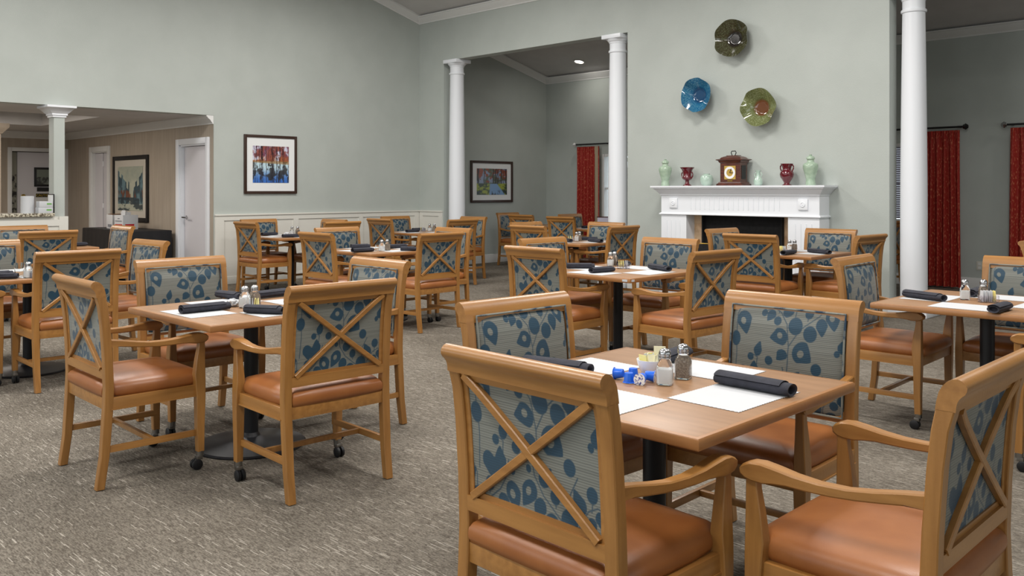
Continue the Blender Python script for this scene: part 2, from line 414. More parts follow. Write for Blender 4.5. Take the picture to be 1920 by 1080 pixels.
# service hall behind the left opening
HX, HY = -17.86, 6.05
h = MB()
def wall_y(mb, y0, y1, x0, x1, z1, holes):
    xs = x0
    for a, b, zt in holes: mb.box(xs, a, y0, y1, 0, z1); mb.box(a, b, y0, y1, zt, z1); xs = b
    mb.box(xs, x1, y0, y1, 0, z1)
wall_y(h, HY, HY+.14, HX-.2, -12.001, 2.45, [(-16.62, -15.88, 2.06), (-13.08, -12.20, 2.06)])
struct('wall_hall', h, M_beige, 0, 'beige wallcovered hall wall with the city picture', 'wall')
h = MB()
h.box(HX-.2, HX, -1, 5.08, 0, 2.8); h.box(HX-.2, HX, 5.08, 5.98, 2.09, 2.8); h.box(HX-.2, HX, 5.98, HY+.1, 0, 2.8)
struct('wall_hall_end', h, M_beige, 0, 'beige end wall of the hall', 'wall')
struct('wall_hall_front', MB().box(HX-.2, -12.19, -1.2, -1, 0, 2.8), M_beige, 0, 'beige wall of the hall outside the view', 'wall')
h = MB()   # ceiling with a tray recess
rx0, rx1, ry0, ry1 = -15.95, -13.42, 1.5, 4.99
h.box(HX-.1, -12.185, ry1, HY+.1, 2.452, 2.8); h.box(HX-.1, -12.185, -1.1, ry0, 2.452, 2.8)
h.box(HX-.1, rx0, ry0, ry1, 2.452, 2.8); h.box(rx1, -12.185, ry0, ry1, 2.452, 2.8); h.box(rx0, rx1, ry0, ry1, 2.72, 2.8)
struct('ceiling', h, M_ceil, 0, 'low hall ceiling with a tray recess', 'ceiling')
c = MB(); crown(c, (XW-.005, HY), (HX, HY), (0, -1), 2.33, 2.33); crown(c, (HX, HY), (HX, -1), (1, 0), 2.33, 2.33)
struct('trim_4', c, M_trim, 30, 'white crown moulding of the hall', 'moulding')
struct('baseboard_hall', MB().box(-15.74, -13.2, HY-.015, HY, 0, .1).box(-12.08, XW-.01, HY-.015, HY, 0, .1), M_trim, 0, 'white baseboard of the hall', 'baseboard')
# doors
def casing(mb, x0, x1, zt, y, w=.09, d=.03):
    mb.box(x0-w, x0, y-d, y+.03, 0, zt+w, bev=.006); mb.box(x1, x1+w, y-d, y+.03, 0, zt+w, bev=.006); mb.box(x0, x1, y-d, y+.03, zt, zt+w, bev=.006)
    mb.box(x0, x0+.02, y+.0, y+.14, 0, zt); mb.box(x1-.02, x1, y+.0, y+.14, 0, zt); mb.box(x0, x1, y+.0, y+.14, zt-.02, zt)
d = tag(thing('door_1', 'white flush hall door with a chrome lever, beside the dining room wall', 'door', (-13.08, HY, 0)), kind='structure')
c = MB(); casing(c, 0, .88, 2.06, 0); c.build('door_frame', M_white, d)
p = MB().box(.025, .855, .06, .10, .005, 2.035, bev=.002).build('door_leaf', M_door, d)
c = MB(); v0 = 0
c.lathe([(.03, 0), (.03, .01), (.012, .014), (.012, .05), (0, .05)], n=16); c.xf(Matrix.Translation((.10, .06, .96)) @ Matrix.Rotation(PI/2, 4, 'X'))
c.tube([(.10, -.01, .96), (.16, -.015, .96), (.24, -.01, .957)], .013)
o = c.build('door_handle', M_chrome, p); o['label'] = 'chrome lever handle'
d = tag(thing('door_2', 'narrow hall doorway with a pale folding door left of the city picture', 'door', (-16.62, HY, 0)), kind='structure')
c = MB(); casing(c, 0, .74, 2.06, 0); c.build('door_frame', M_trim, d)
MB().box(.40, .715, .05, .08, .005, 2.035, bev=.002).build('door_leaf', M_door, d)
MB().box(.025, .36, .05, .08, .005, 2.035, bev=.002).build('door_leaf', M_door, d)
c = MB()
for z in (.35, 1.05, 1.8): c.box(.36, .40, .045, .055, z, z+.09)
c.build('hinge', M_white, d)
struct('wall_closet', MB().box(-17.0, -12.2, HY+.15, HY+.2, 0, 2.5), M_firebox, 0)
d = tag(thing('door_3', 'grey hall door with caution sign and small framed print at far left', 'door', (HX, 5.08, 0)), kind='structure')
c = MB()
c.box(-.03, .03, -.07, 0, 0, 2.16, bev=.006); c.box(-.03, .03, .9, .97, 0, 2.16, bev=.006); c.box(-.03, .03, 0, .9, 2.09, 2.16, bev=.006)
c.build('door_frame', M_trim, d)
p = MB().box(-.12, -.08, .12, .895, .005, 2.08).build('door_leaf', M_door, d)
c = MB(); c.lathe([(.028, 0), (.028, .01), (.014, .02), (.02, .045), (.03, .06), (.02, .075), (0, .075)], n=16); c.xf(Matrix.Translation((-.08, .21, 1.02+.25)) @ Matrix.Rotation(PI/2, 4, 'Y'))
o = c.build('door_knob', M_brass, p); o['label'] = 'round brass knob'
MB().box(-.08, -.075, .2, .3, .8, 1.12).build('push_plate', M_grey, p)
# mural strip seen through the gap beside door_3
def paint_obj(name, W, H, nx, ny, func, parent, plane='x', off=(0, 0, 0), sub=None):
    """printed surface of W x H; func(u,v)->rgb arrays 0..255; plane 'x': lies in YZ facing +X; 'y': in XZ facing -Y"""
    us = np.linspace(0, 1, nx); vs = np.linspace(0, 1, ny)
    U, V = np.meshgrid(us, vs); col = np.zeros((ny, nx, 3))
    r = func(U, V)
    for k in range(3): col[..., k] = r[k]
    col = np.clip(col, 0, 255)/255; col = np.where(col <= .04045, col/12.92, ((col+.055)/1.055)**2.4)
    verts = []
    for j in range(ny):
        for i in range(nx):
            a, z = us[i]*W, vs[j]*H
            verts.append((off[0], off[1]+a, off[2]+z) if plane == 'x' else (off[0]+a, off[1], off[2]+z))
    faces = []
    for j in range(ny-1):
        for i in range(nx-1):
            q = j*nx+i; faces.append((q, q+1, q+nx+1, q+nx))
    # thin backing so that the print has a body
    o = len(verts); t = .003
    for (a, z) in ((0, 0), (W, 0), (W, H), (0, H)):
        verts.append((off[0]-t, off[1]+a, off[2]+z) if plane == 'x' else (off[0]+a, off[1]+t, off[2]+z))
    faces.append((o+3, o+2, o+1, o)) 
    me = bpy.data.meshes.new(name); me.from_pydata(verts, [], faces); me.materials.append(M_paint)
    ca = me.color_attributes.new('paint', 'FLOAT_COLOR', 'POINT')
    full = np.ones((len(verts), 4), dtype=np.float32); full[:nx*ny, :3] = col.reshape(-1, 3)
    ca.data.foreach_set('color', full.ravel())
    ob = bpy.data.objects.new(name, me); C.objects.link(ob); ob.parent = parent
    return ob
def fbm(U, V, fx, fy, seed, oct=4):
    rng = np.random.RandomState(seed); out = np.zeros_like(U); amp = 1; tot = 0
    for o in range(oct):
        g = rng.rand(int(fy*2**o)+3, int(fx*2**o)+3)
        x = U*fx*2**o; y = V*fy*2**o; i = x.astype(int); j = y.astype(int); a = x-i; b = y-j
        a = a*a*(3-2*a); b = b*b*(3-2*b)
        out += amp*(g[j, i]*(1-a)*(1-b)+g[j, i+1]*a*(1-b)+g[j+1, i]*(1-a)*b+g[j+1, i+1]*a*b); tot += amp; amp *= .55
    return out/tot
def mixc(a, b, t): return [a[k]*(1-t)+b[k]*t for k in range(3)]
def const(c, U): return [np.full_like(U, float(x)) for x in c]
def sm(x, a, b): t = np.clip((x-a)/(b-a), 0, 1); return t*t*(3-2*t)
def p_mural(U, V):
    n = fbm(U, V, 6, 30, 3); c = const((170, 168, 150), U)
    m = sm(n, .5, .6)*(V < .65); return mixc(c, const((45, 42, 40), U), m)
mr = tag(thing('door_4', 'strip of dark figured mural seen beyond the end door of the hall', 'mural', (HX-.13, 5.08, .9)), kind='structure')
paint_obj('mural_panel', .12, 1.18, 14, 90, p_mural, mr)
MB().box(-.02, -.01, -.05, 1.0, -.9, 1.3).build('backing', M_firebox, mr)

# text helper
def text_mesh(body, size, m, parent, M, name='lettering', ext=.0008):
    cu = bpy.data.curves.new(name, 'FONT'); cu.body = body; cu.size = size; cu.extrude = ext; cu.align_x = 'CENTER'; cu.align_y = 'CENTER'
    t = bpy.data.objects.new(name, cu); C.objects.link(t)
    dg = bpy.context.evaluated_depsgraph_get(); me = bpy.data.meshes.new_from_object(t.evaluated_get(dg))
    bpy.data.objects.remove(t); me.materials.clear(); me.materials.append(m); me.transform(M)
    o = bpy.data.objects.new(name, me); C.objects.link(o); o.parent = parent
    return o
FX = Matrix(((0, 0, 1, 0), (1, 0, 0, 0), (0, 1, 0, 0), (0, 0, 0, 1)))     # text reading along +Y, facing +X
FY = Matrix(((1, 0, 0, 0), (0, 0, -1, 0), (0, 1, 0, 0), (0, 0, 0, 1)))    # text reading along +X, facing -Y
dx = HX-.075
s = thing('framed_print', 'small black-framed grey print hung on the far left hall door', 'picture', (dx, 5.48, 1.44))
MB().box(0, .02, 0, .36, 0, .36, bev=.003).build('frame', M_bframe, s)
paint_obj('print', .28, .28, 30, 30, lambda U, V: mixc(const((120, 128, 118), U), const((60, 62, 60), U), sm(fbm(U, V, 5, 3, 8), .45, .6)*(V < .5)), s, off=(.0215, .04, .04))
s = thing('name_plate', 'small black plate under the framed print on the hall door', 'sign', (dx, 5.53, 1.35))
MB().box(0, .01, 0, .24, 0, .075).build('plate', M_bframe, s)
s = thing('caution_sign', 'black and yellow caution sign on the far left hall door', 'sign', (dx, 5.50, 1.06))
MB().box(0, .006, 0, .30, 0, .26).build('panel', M_mat, s)
MB().box(.006, .008, .01, .29, .18, .25).build('header', M_bframe, s)
text_mesh('CAUTION', .06, M_yink, s, Matrix.Translation((.009, .15, .213)) @ FX)
# half wall with granite counter, square column
h = MB()
h.box(-12.17, XW, .5, 4.06, 0, 1.04); h.box(XW, XW+.012, .5, 4.06, 0, 1.0)
h.box(XW+.012, XW+.026, .5, 3.95, .92, 1.0); h.box(XW+.012, XW+.026, 3.95, 4.06, .0, 1.04); h.box(XW+.012, XW+.026, 3.5, 3.86, .1, .14)
for a in (2.8, 1.8, .8): h.box(XW+.012, XW+.026, a, a+.09, .1, .92)
h.box(XW+.012, XW+.03, .5, 4.06, 0, .11)
struct('wall_counter', h, M_wains, 0, 'ivory half wall under the granite counter', 'wall')
s = tag(MB().box(-12.42, -11.93, .5, 3.89, 1.042, 1.085, bev=.008).build('granite_counter', M_granite), 'speckled granite counter slab on the ivory half wall', 'counter')
s = thing('square_column', 'square green-grey column with white capital on the half wall', 'column', (-12.08, 3.96, 1.04))
MB().box(-.09, .09, -.065, .065, 0, 1.33).build('shaft', M_wall, s)
def sqcap(w0, d0, prof): return [[(sx*(w0/2+e), sy*(d0/2+e), z) for sx, sy in ((-1, -1), (1, -1), (1, 1), (-1, 1))] for e, z in prof]
MB().loft(sqcap(.18, .13, [(0, 1.26), (.015, 1.265), (.015, 1.285), (.028, 1.29), (.028, 1.31), (.045, 1.325), (.09, 1.375), (.105, 1.38), (.11, 1.385), (.11, 1.41), (0, 1.412)])).build('capital', M_white, s)
s = thing('square_column', 'beige square column with moulded capital deep in the hall', 'column', (-15.98, 4.26, 0))
MB().box(-.1, .1, -.1, .1, 0, 2.40).build('shaft', M_beige, s)
MB().loft(sqcap(.2, .2, [(0, 2.28), (.02, 2.29), (.03, 2.31), (.09, 2.38), (.10, 2.40), (.10, 2.452), (0, 2.453)])).build('capital', M_beige, s)

# round columns of the openings
def column(x, y, label):
    s = thing('round_column', label, 'column', (x, y, 0), 0, 'round white columns of the alcove openings')
    MB().box(-.205, .205, -.205, .205, 0, .075, bev=.004).build('plinth', M_white, s)
    MB().lathe([(0, .075), (.17, .075), (.185, .085), (.19, .1), (.185, .118), (.165, .13), (.155, .14), (.15, .15), (.142, .155)], n=40).build('base', M_white, s)
    pr = [(.139, .15)]
    for k in range(0, 21):
        t = k/20; z = .2+t*3.12; r = .139 if t < .3 else .139-.022*((t-.3)/.7)**1.4
        pr.append((r, z))
    MB().lathe(pr, n=48).build('shaft', M_white, s)
    MB().lathe([(.117, 3.32), (.13, 3.325), (.134, 3.34), (.13, 3.355), (.117, 3.36), (.117, 3.45), (.124, 3.455), (.124, 3.47), (.14, 3.485), (.155, 3.505), (.158, 3.515)], n=40).box(-.168, .168, -.168, .168, 3.515, 3.574, bev=.008).build('capital', M_white, s)
column(-11.12, 9.985, 'left white round column of the tall alcove opening')
column(-7.70, 9.985, 'white round column between the alcove opening and the fireplace wall')
column(-3.635, 10.01, 'nearest white round column, right of the fireplace wall')

# ------------------------------------------------------------------ fireplace
f = thing('fireplace_mantel', 'white fluted fireplace mantel against the green-grey wall', 'fireplace', (-5.625, YB, 0))
W2 = 1.085; DY = -.25
c = MB(); prof = [(DY, 1.30), (DY-.01, 1.31), (DY-.012, 1.325), (DY-.02, 1.33), (DY-.05, 1.365), (DY-.075, 1.39), (DY-.09, 1.395), (DY-.09, 1.405), (DY-.105, 1.41), (DY-.105, 1.43)]
def mring(e, z): return [(-W2-e, 0, z), (-W2-e, DY-e, z), (W2+e, DY-e, z), (W2+e, 0, z)]
c.loft([mring(-(y-DY), z) for y, z in prof]); c.build('mantel_shelf', M_white, f, 20)
c = MB(); c.box(-W2, W2, DY, 0, 1.07, 1.31); c.build('frieze', M_white, f, 0)
c = MB()
for k in range(19):
    x = -.61+k*1.22/18; c.tube([(x-.02, DY-.001, 1.13), (x-.02, DY-.001, 1.285)], .006, 6)
c.build('fluting', M_white, f)
MB().loft([mring(.0, 1.055), mring(.022, 1.06), mring(.022, 1.07), mring(.0, 1.085)]).build('ledge_moulding', M_white, f, 20)
for sx in (-1, 1):
    a, b = sorted((sx*W2, sx*(W2-.385)))
    l = MB().box(a, b, DY, 0, 0, 1.06).build('pilaster', M_white, f, 0)
    c = MB()
    for k in range(4):
        x = (a+b)/2-.1+k*.066; c.tube([(x, DY-.001, .2), (x, DY-.001, .985)], .006, 6)
    c.build('fluting', M_white, l)
    MB().box(a-.02, b+.02, DY-.02, 0, 0, .15, bev=.004).build('plinth', M_white, l)
    c = MB().box(sx*.89-.06, sx*.89+.06, DY-.018, DY, 1.145, 1.27, bev=.004)
    k0 = len(c.v); c.lathe([(.03, .0), (.03, .006), (.022, .008), (.02, .002), (.01, .004), (0, .01)], n=20)
    c.xf(Matrix.Translation((sx*.89, DY-.018, 1.207)) @ Matrix.Rotation(PI/2, 4, 'X'), k0)
    c.build('rosette', M_white, f)
for a_, b_ in ((-.70, -.555), (.555, .70)): MB().box(a_, b_, -.06, 0, 0, 1.06).build('tile_jamb', M_tile, f, 0)

c = MB(); c.box(-.556, .556, -.05, -.02, 0.02, 1.06); c.box(-.555, -.54, -.12, 0, .02, 1.06); c.box(.54, .555, -.12, 0, .02, 1.06)
c.build('firebox', M_firebox, f, 0)
tag(MB().box(-6.40, -4.85, YB-.62, YB-.27, 0, .02, bev=.003).build('hearth_slab', M_tile), 'travertine hearth slab on the carpet under the fire screen', 'hearth')
s = thing('fireplace_screen', 'black mesh fire screen with brass corner trim before the firebox', 'fire screen', (-5.60, YB-.42, .0205))
MB().box(-.44, .44, -.008, .008, 0.03, .68).build('mesh_panel', M_firebox, s)
c = MB()
for x in (-.44, .44): c.tube([(x, 0, .0), (x, 0, .72)], .008); c.tube([(x-.03, -.06, 0), (x-.03, .06, 0)], .01); 
c.tube([(-.44, 0, .69), (.44, 0, .69)], .008); c.tube([(-.44, 0, .03), (.44, 0, .03)], .008); c.tube([(.30, -.04, .70), (.30, -.05, .74), (.36, -.05, .74), (.36, -.04, .70)], .006)
c.build('brass_trim', M_brass, s)

# ------------------------------------------------------------------ mantel ornaments
MZ = 1.43; MY = YB-.16
def scale(pr, r, h): return [(a*r, b*h) for a, b in pr]
def ginger(x, h, label):
    s = thing('lidded_vase', label, 'vase', (x, MY, MZ), 0, 'lidded celadon vases at the mantel ends')
    R = h*.245
    MB().lathe(scale([(0, 0), (.62, 0), (.66, .02), (.62, .1), (.58, .2), (.6, .22), (.78, .38), (.95, .52), (1.0, .6), (.98, .66), (.86, .71), (.55, .74), (.46, .76), (.45, .84), (.5, .85)], R, h), n=32).build('body', M_glaze_g, s, 60)
    MB().lathe(scale([(.56, .85), (.56, .89), (.42, .93), (.2, .955), (.16, .965), (.2, .985), (.12, 1), (0, 1)], R, h), n=24).build('lid', M_glaze_g, s, 60)
ginger(-6.71, .355, 'lidded pale green vase at the left end of the mantel')
ginger(-4.69, .36, 'lidded pale green vase at the right end of the mantel')
s = thing('urn', 'oxblood red flared urn between green vases left of the clock', 'urn', (-6.37, MY, MZ))
MB().lathe([(0, 0), (.055, 0), (.055, .008), (.03, .025), (.024, .05), (.026, .068), (.045, .075), (.062, .09), (.066, .105), (.06, .118), (.052, .13), (.055, .17), (.07, .21), (.09, .232), (.092, .24), (.085, .24), (.06, .2), (0, .15)], n=32).build('bowl', M_oxblood, s, 60)
for sx in (-1, 1): MB().tube([(sx*.055, 0, .17), (sx*.075, 0, .175), (sx*.085, 0, .15), (sx*.08, 0, .12), (sx*.062, 0, .095)], .008).build('handle', M_oxblood, s)
s = tag(MB().lathe([(0, 0), (.05, 0), (.068, .02), (.082, .06), (.084, .09), (.076, .12), (.058, .138), (.04, .142), (.042, .152), (.036, .152), (.03, .13), (0, .12)], n=32).build('jar', M_glaze_p, None, 60, (-6.08, MY, MZ)), 'short round pale green jar just left of the mantel clock', 'jar')
s = thing('vase', 'small pale green vase with two handles right of the clock', 'vase', (-5.36, MY, MZ))
MB().lathe([(0, 0), (.035, 0), (.05, .015), (.055, .05), (.05, .075), (.03, .105), (.022, .125), (.022, .16), (.036, .18), (.038, .186), (.03, .184), (0, .15)], n=28).build('body', M_glaze_p, s, 60)
for sx in (-1, 1): MB().tube([(sx*.024, 0, .155), (sx*.046, 0, .15), (sx*.05, 0, .125), (sx*.034, 0, .1)], .005).build('handle', M_glaze_p, s)
s = thing('vase', 'oxblood red handled vase right of the mantel clock', 'vase', (-4.985, MY, MZ))
MB().lathe([(0, 0), (.055, 0), (.055, .008), (.034, .02), (.032, .03), (.05, .06), (.075, .1), (.082, .13), (.075, .16), (.055, .18), (.048, .195), (.055, .22), (.072, .25), (.074, .258), (.066, .255), (.045, .2), (0, .15)], n=32).build('body', M_oxblood, s, 60)
for sx in (-1, 1): MB().tube([(sx*.066, 0, .245), (sx*.082, 0, .23), (sx*.082, 0, .2), (sx*.068, 0, .168)], .008).build('handle', M_oxblood, s)
s = thing('mantel_clock', 'dark mahogany mantel clock with brass dial and top handle', 'clock', (-5.70, MY+.01, MZ))
cw, cd = .138, .085
c = MB(); c.box(-cw, cw, -cd, cd, .045, .285)
def cr(w, d, z): return [(-w, -d, z), (w, -d, z), (w, d, z), (-w, d, z)]
c.loft([cr(cw+.04, cd+.03, 0), cr(cw+.04, cd+.03, .02), cr(cw+.02, cd+.02, .03), cr(cw+.015, cd+.015, .045)])
c.loft([cr(cw+.0, cd, .28), cr(cw+.012, cd+.012, .29), cr(cw+.02, cd+.02, .31), cr(cw+.045, cd+.035, .318), cr(cw+.045, cd+.035, .326), cr(cw+.01, cd, .334), cr(cw-.005, cd-.01, .35), cr(cw-.03, cd-.03, .362), cr(cw-.06, cd-.04, .368), cr(cw-.06, cd-.04, .375)])
c.build('case', M_mahog, s, 25)
MB().box(-.078, .078, -cd-.006, -cd, .078, .245).build('dial_plate', mat('gilt_dial', (196, 164, 84), .35, .3), s)
c = MB(); c.lathe([(.075, 0), (.075, .003), (.046, .003), (.046, 0)], n=40, cap=False); c.xf(Matrix.Translation((0, -cd-.007, .16)) @ Matrix.Rotation(PI/2, 4, 'X')); c.build('chapter_ring', M_porc, s)
c = MB(); c.box(-.003, .003, -cd-.014, -cd-.012, .16, .215); c.xf(Matrix.Translation((0, 0, .16)) @ Matrix.Rotation(math.radians(25), 4, 'Y') @ Matrix.Translation((0, 0, -.16)))
c.box(0, .05, -cd-.014, -cd-.012, .157, .163)
c.build('hand', M_dark, s); MB().box(-.035, .035, -cd-.005, -cd, .052, .066).build('name_plate', M_brass, s)
MB().box(cw, cw+.004, -.05, .05, .08, .25).build('side_glass', M_bframe, s)
MB().tube([(-.02, 0, .375), (-.035, 0, .41), (-.025, 0, .43), (.025, 0, .43), (.035, 0, .41), (.02, 0, .375)], .006).build('handle', M_bframe, s)

# wall plates
def plate(x, z, D, m, label, ph):
    c = MB(); rings = []; n = 84
    for i, t in enumerate([0, .12, .25, .38, .45, .5, .6, .7, .8, .9, 1.0]):
        r = t*D/2; ring = []
        for k in range(n):
            a = 2*PI*k/n; wv = .018*(math.cos(5*a+ph)+.5*math.cos(7*a-ph))*max(0, (t-.45)/.55)**1.5
            base = .035 if t <= .38 else .035+.11*((t-.38)/.62)**1.0
            rad = r*(1+.02*math.cos(6*a+ph+1.2)*max(0, (t-.6)/.4))
            ring.append((rad*math.cos(a), -(base+wv)-.01, rad*math.sin(a)))
        rings.append(ring)
    back = [[(p[0], p[1]+.012, p[2]) for p in r] for r in rings[::-1]]
    c.loft(rings[1:]+back[:-1]); c.lathe([(0, 0), (.07, 0), (.07, .03), (0, .03)], n=24)
    c2 = MB(); c2.loft(rings[1:]+back[:-1], cap=True)
    return tag(c2.build('wall_plate', m, None, 60, (x, YB, z)), label, 'wall plate', 'wavy ceramic plates above the mantel')
plate(-5.74, 3.27, .47, make_glaze('dark_olive_glaze', (22, 15, 13), (56, 52, 32), (92, 98, 72), .10), 'dark brown-green wavy wall plate, highest of the three', .5)
plate(-6.25, 2.60, .44, make_glaze('blue_glaze', (14, 62, 100), (26, 92, 132), (90, 146, 162), .10), 'blue wavy wall plate, left of the three', 1.7)
plate(-5.37, 2.385, .46, make_glaze('moss_glaze', (100, 58, 30), (98, 104, 62), (142, 150, 110), .10), 'moss green wavy wall plate with rust centre, lowest of the three', 2.9)

# ------------------------------------------------------------------ pictures
def trunks(U, V, seed, n, wmin, wmax):
    rng = np.random.RandomState(seed); m = np.zeros_like(U)
    for k in range(n):
        x0 = rng.rand(); w = wmin+(wmax-wmin)*rng.rand(); lean = (rng.rand()-.5)*.08
        m = np.maximum(m, 1-sm(np.abs(U-x0-lean*V-.008*np.sin(V*18+k)), w*.6, w))
    return m
def p_autumn(U, V):
    sky_ = mixc(const((205, 205, 225), U), const((120, 70, 90), U), sm(fbm(U, V, 8, 8, 1), .42, .62))
    red = mixc(const((168, 96, 74), U), const((104, 48, 56), U), fbm(U, V, 12, 12, 2))
    up = mixc(sky_, red, sm(fbm(U, V, 6, 6, 5)-.25*(V-.7), .45, .6))
    gold = sm(V, .56, .60)*(1-sm(V, .66, .78)); up = mixc(up, const((205, 120, 40), U), gold*.35*sm(fbm(U, V, 9, 9, 6), .3, .6))
    up = mixc(up, const((40, 24, 30), U), trunks(U, V, 3, 26, .005, .014)*.9)
    wat = mixc(const((190, 215, 225), U), const((60, 110, 190), U), sm(.55-V, .1, .5)); 
    wat = mixc(wat, const((40, 36, 34), U), sm(fbm(U, V, 9, 7, 9)+.12*(U-.5), .5, .62)*.8)
    wat = mixc(wat, const((34, 30, 40), U), trunks(U, V, 3, 26, .005, .013)*.75)
    c = mixc(wat, up, sm(V, .57, .585)); bank = sm(V, .545-.05*U, .56-.05*U)*(1-sm(V, .59, .61)); return mixc(c, const((150, 104, 50), U), bank*(.35+.5*fbm(U, V, 14, 14, 31)))
def p_river(U, V):
    sky_ = mixc(const((135, 148, 172), U), const((74, 84, 56), U), sm(fbm(U, V, 6, 5, 11), .45, .6))
    up = mixc(sky_, const((140, 66, 34), U), sm(fbm(U, V, 9, 8, 12)+.35*(V-.75), .5, .6)); up = mixc(up, const((34, 22, 20), U), trunks(U, V, 13, 12, .01, .025)*.9)
    g = mixc(const((150, 160, 50), U), const((36, 52, 24), U), sm(fbm(U, V, 8, 8, 14), .4, .62)); c = mixc(g, up, sm(V, .40, .46))
    riv = (1-sm(np.abs(U-.55-.3*(.4-V)), .10+.35*(.42-V), .14+.35*(.42-V)))*(V < .42); c = mixc(c, const((120, 155, 195), U), riv)
    return mixc(c, const((26, 40, 44), U), (1-sm(V, .08, .2))*sm(fbm(U, V, 10, 4, 15), .4, .6))
def p_city(U, V):
    c = mixc(const((186, 186, 166), U), const((140, 150, 140), U), fbm(U, V, 5, 5, 21))
    k = np.floor(U*14)/14; rng = np.random.RandomState(4); hh = rng.rand(40)
    H = .35+.6*np.abs(U-.55)+.25*hh[(U*14).astype(int)]; b = (V < H)*(V > .15)
    c = mixc(c, mixc(const((36, 60, 72), U), const((90, 120, 130), U), sm(fbm(U, V, 14, 6, 22), .45, .65)), b*(np.abs(U-.55) > .08)*.92)
    c = mixc(c, const((120, 60, 34), U), sm(fbm(U, V, 10, 6, 23), .52, .6)*(np.abs(V-.38) < .08)*.8)
    return mixc(c, const((30, 44, 52), U), sm(fbm(U, V, 5, 10, 24), .5, .6)*(V < .3)*.8)
def picture(name, loc, rz, W, H, fw, mw, mh, fm, func, label, mm=M_mat, nx=110, ny=130):
    # built facing -Y in its own frame, hung on the wall at loc (bottom left corner)
    s = thing(name, label, 'picture', loc, rz)
    c = MB(); D = .03
    c.box(0, fw, -D, 0, 0, H, bev=.003); c.box(W-fw, W, -D, 0, 0, H, bev=.003); c.box(fw, W-fw, -D, 0, 0, fw, bev=.003); c.box(fw, W-fw, -D, 0, H-fw, H, bev=.003)
    c.build('frame', fm, s); MB().box(fw, W-fw, -.014, -.004, fw, H-fw).build('mat_board', mm, s)
    paint_obj('print', W-2*fw-2*mw, H-2*fw-2*mh, nx, ny, func, s, 'y', (fw+mw, -.018, fw+mh))
picture('framed_picture', (XW, 6.52, 1.32), PI/2, .89, .885, .04, .10, .125, M_frame, p_autumn, 'square framed autumn pond picture on the left dining room wall')
picture('framed_picture', (XW, 11.09, 1.14), PI/2, 1.11, .785, .045, .11, .10, M_frame, p_river, 'framed river landscape picture on the alcove wall behind the column')
picture('framed_picture', (-15.62, HY, .85), 0, 1.43, 1.10, .07, .14, .11, M_bframe, p_city, 'black framed city street picture above the draped hall table', mat('cream_mat_board', (190, 184, 172), .8))

# ------------------------------------------------------------------ hall table, boxes, counter items
s = thing('draped_table', 'long folding table under black cloth against the beige hall wall', 'table', (-14.15, 5.66, 0))
MB().box(-.95, .95, -.31, .31, .72, .76, bev=.01).build('table_top', M_blackcloth, s)
c = MB(); ring0 = []; ring1 = []; per = []
for i in range(0, 81): per.append((-.955+i*1.91/80, -.315, 0, -1))
for i in range(1, 31): per.append((.955, -.315+i*.63/30, 1, 0))
for i in range(1, 81): per.append((.955-i*1.91/80, .315, 0, 1))
for i in range(1, 30): per.append((-.955, .315-i*.63/30, -1, 0))
for q, (x, y, nx_, ny_) in enumerate(per):
    wv = .003*math.sin(q*.9)+.004*math.sin(q*.21); b = .02+wv
    ring0.append((x, y, .755)); ring1.append((x+nx_*b, y+(ny_*b if ny_ < 0 else 0), .04))
c.loft([ring1, ring0], cap=False); c.build('table_skirt', M_blackcloth, s, 60)
def carton(name, x, y, z, w, d, h, rz, label, m, extra=None, cat='box'):
    s = thing(name, label, cat, (x, y, z), rz)
    MB().box(-w/2, w/2, -d/2, d/2, 0, h, bev=.002).build('carton', m, s)
    if extra: extra(s)
    return s
def ex_red(s):
    MB().box(-.10, .10, -.127, -.125, .055, .085).build('red_band', M_red, s)
    MB().box(.125, .127, -.09, .06, .055, .085).build('red_band', M_red, s)
    MB().box(-.10, .09, -.127, -.125, .125, .14).build('grey_line', M_grey, s)
    MB().box(-.03, .03, -.127, -.125, .165, .178).build('grey_line', M_grey, s)
    MB().box(-.12, -.05, -.02, .05, .225, .28).box(-.04, .06, -.05, -.048, .225, .30).box(.04, .045, -.03, .05, .225, .27).build('open_flap', M_paper, s)
carton('supply_box', -13.98, 5.60, .76, .25, .25, .225, math.radians(8), 'white box with red band on the black draped hall table', M_paper, ex_red)
def ex_card(s):
    MB().box(-.13, .13, -.11, .11, .225, .232).build('cardboard_lid', M_card, s); MB().box(-.06, .1, -.131, -.129, .03, .07).build('grey_line', M_grey, s)
carton('supply_box', -14.42, 5.64, .76, .30, .25, .22, math.radians(-4), 'white box with brown cardboard top on the draped hall table', M_paper, ex_card)
s = tag(MB().lathe([(.02, 0), (.075, 0), (.075, .215), (.02, .215)], n=36).build('paper_towel_roll', M_paper, None, 30, (-12.10, 3.62, 1.085)), 'white paper towel roll standing on the granite counter', 'paper towels')
for k, (w_, x_) in enumerate(((.17, 0), (.16, .004))):
    s = thing('tissue_box', 'small white and green carton on the counter, ' + ('lower one' if k == 0 else 'on top of another'), 'box', (-12.00, 3.785+x_, 1.0855+k*.075), 0, 'cartons stacked on the counter')
    MB().box(-.06, .06, -w_/2, w_/2, 0, .073, bev=.002).build('carton', M_paper, s)
    MB().box(.06, .061, w_*.05, w_*.4, .03, .05).build('green_print', M_green, s)
s = thing('sign_holder', 'black framed paper holder behind the cartons on the counter', 'sign holder', (-12.05, 3.884, 1.085))
MB().box(-.105, .105, -.008, .006, 0, .24, bev=.003).build('frame', M_bframe, s); MB().box(-.093, .093, -.0095, -.008, .012, .228).build('sheet', M_mat, s)

